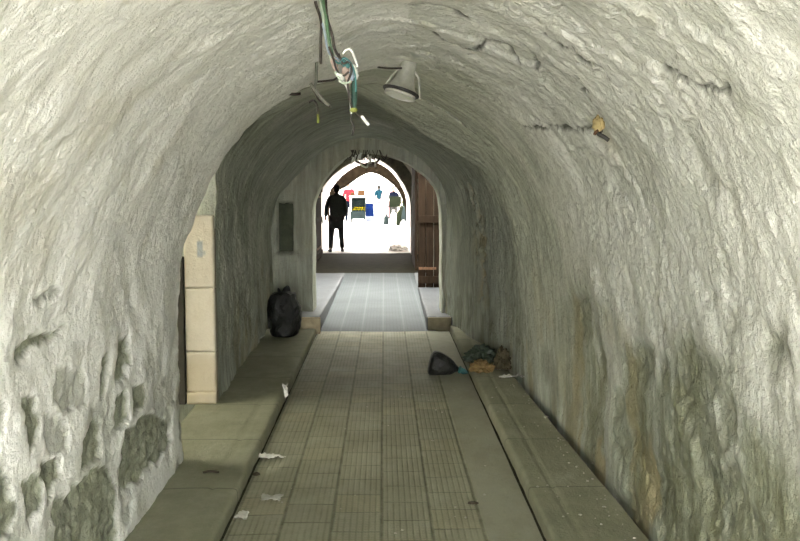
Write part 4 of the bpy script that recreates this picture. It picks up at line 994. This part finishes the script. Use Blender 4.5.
crate((-.66, 43, .002), (.40, .36, .27), M['grey_plastic'], 'grey plastic crate at the bottom of the stack right of the cart', None, .05)
crate((-.67, 43, .274), (.38, .34, .30), M['blue'], 'lower blue plastic crate of the stack right of the cart', None, -.04)
crate((-.70, 43, .576), (.36, .34, .30), M['blue'], 'upper blue plastic crate of the stack right of the cart', None, .1)
crumple('bundle', (-.66, 43, .88), (.16, .14, .12), 71, white_c, 'white cloth bundle on the blue crates', 'bundle')
# green stall on the right
r = empty('market_stall', (.52, 40.3, 0), 'dark green wooden stall box on legs with a leaning pole behind it', 'stall')
M['stall_green'] = mat_simple('dark green paint', (.008, .010, .006), 1, .3, 6, 0)
box('stall_box', (-.02, 0, 1.02), (.54, .4, .42), M['stall_green'], r); box('counter', (-.02, -.02, .79), (.62, .52, .05), M['stall_green'], r)
for x in (-.25, .22):
    for y in (-.15, .15): box('leg', (x, y, .39), (.05, .05, .77), M['stall_green'], r)
o = tube('pole', [(.38, 39.8, 0), (.63, 39.85, .58), (.93, 39.95, 1.30)], .022, mat_simple('pale wooden pole', (.25, .2, .13), .8, .2, 9), None, 8, False); tag(o, 'pale wooden pole leaning across the green stall', 'pole')
M['sackcloth'] = mat_simple('white woven sack', (.45, .44, .42), 1, .12, 12, 0)
def sack(c, s, seed, mat, label):
    r = empty('sack', c, label, 'sack'); blob('sack_body', [(.05, 0), (.16, .0), (.2, .05), (.21, .2), (.19, .36), (.13, .46), (.05, .5)], s[0], s[1], seed, .03, mat, r, nu=40, nv=26, pleat=.015).scale = (1, 1, s[2])
    blob('sack_mouth', [(.02, .48), (.05, .49), (.07, .53), (.09, .58), (.05, .585)], s[0], s[1], seed+3, .01, mat, r, nu=24, nv=10).scale = (1, 1, s[2])
sack((.42, 39.5, 0), (.75, .7, 1.1), 81, M['sackcloth'], 'white woven sack standing in front of the green stall')
sack((.10, 39.6, 0), (.6, .6, .8), 85, M['cart_dark'], 'low dark sack left of the white woven sack')
sack((.72, 38.6, 0), (.9, .8, 1.35), 91, M['stall_green'], 'tall dark green sack at the right of the market stall')
sack((.93, 38.0, 0), (.9, .8, 1.7), 95, M['cart_dark'], 'tallest dark grey sack at the right edge of the market')
sack((.80, 37.2, 0), (.6, .55, .5), 99, M['sackcloth'], 'small white sack in front of the dark sacks')
crate((1.05, 39.2, .0), (.5, .4, .4), M['green_plastic'], 'dark green crate at the bottom of the pile behind the sacks', None, .1)
crate((1.03, 39.2, .405), (.5, .4, .4), M['green_plastic'], 'dark green crate in the middle of the pile behind the sacks', None, -.1)
crate((1.06, 39.2, .81), (.5, .4, .3), M['green_plastic'], 'dark green crate on top of the pile behind the sacks', None, .05)
# white sheet crumpled at the foot of the far arch
o = crumple('plastic_sheet', (.36, 23.3, .0), (.24, .26, .13), 63, mat_simple('white polythene', (.80, .80, .76), .5, .12, 8, .4), 'crumpled white plastic sheet at the right foot of the bright archway', 'plastic sheet', .6, None)
# ------------------------------------------------------------------ light and camera
w = bpy.data.worlds.new('sky'); scene.world = w; w.use_nodes = True
bg = w.node_tree.nodes['Background']; bg.inputs['Color'].default_value = (.96, .97, .935, 1); bg.inputs['Strength'].default_value = SKY_STRENGTH
s = bpy.data.lights.new('sun', 'SUN'); s.energy = SUN; s.angle = math.radians(1.0); s.color = (1, .95, .88)
so = bpy.data.objects.new('sun', s); COL.objects.link(so)
d = Vector((.12, 1.0, .9)).normalized(); so.rotation_euler = d.to_track_quat('Z', 'Y').to_euler(); so.location = (3, 40, 40)
cam = bpy.data.cameras.new('camera'); co = bpy.data.objects.new('camera', cam); COL.objects.link(co)
cam.sensor_width = 36; cam.lens = 900/800*36; cam.clip_end = 300; cam.clip_start = .05
pitch = math.atan(83.5/900); yaw = math.atan(16/900)
co.location = (0, 0, 1.65); co.rotation_euler = (PI/2-pitch, 0, -yaw)
scene.camera = co
scene.view_settings.view_transform = 'Standard'; scene.view_settings.look = 'None'; scene.view_settings.gamma = 1; scene.view_settings.use_curve_mapping = False
scene.view_settings.exposure = EXPOSURE
scene.cycles.max_bounces = 16; scene.cycles.diffuse_bounces = 12; scene.cycles.use_denoising = True
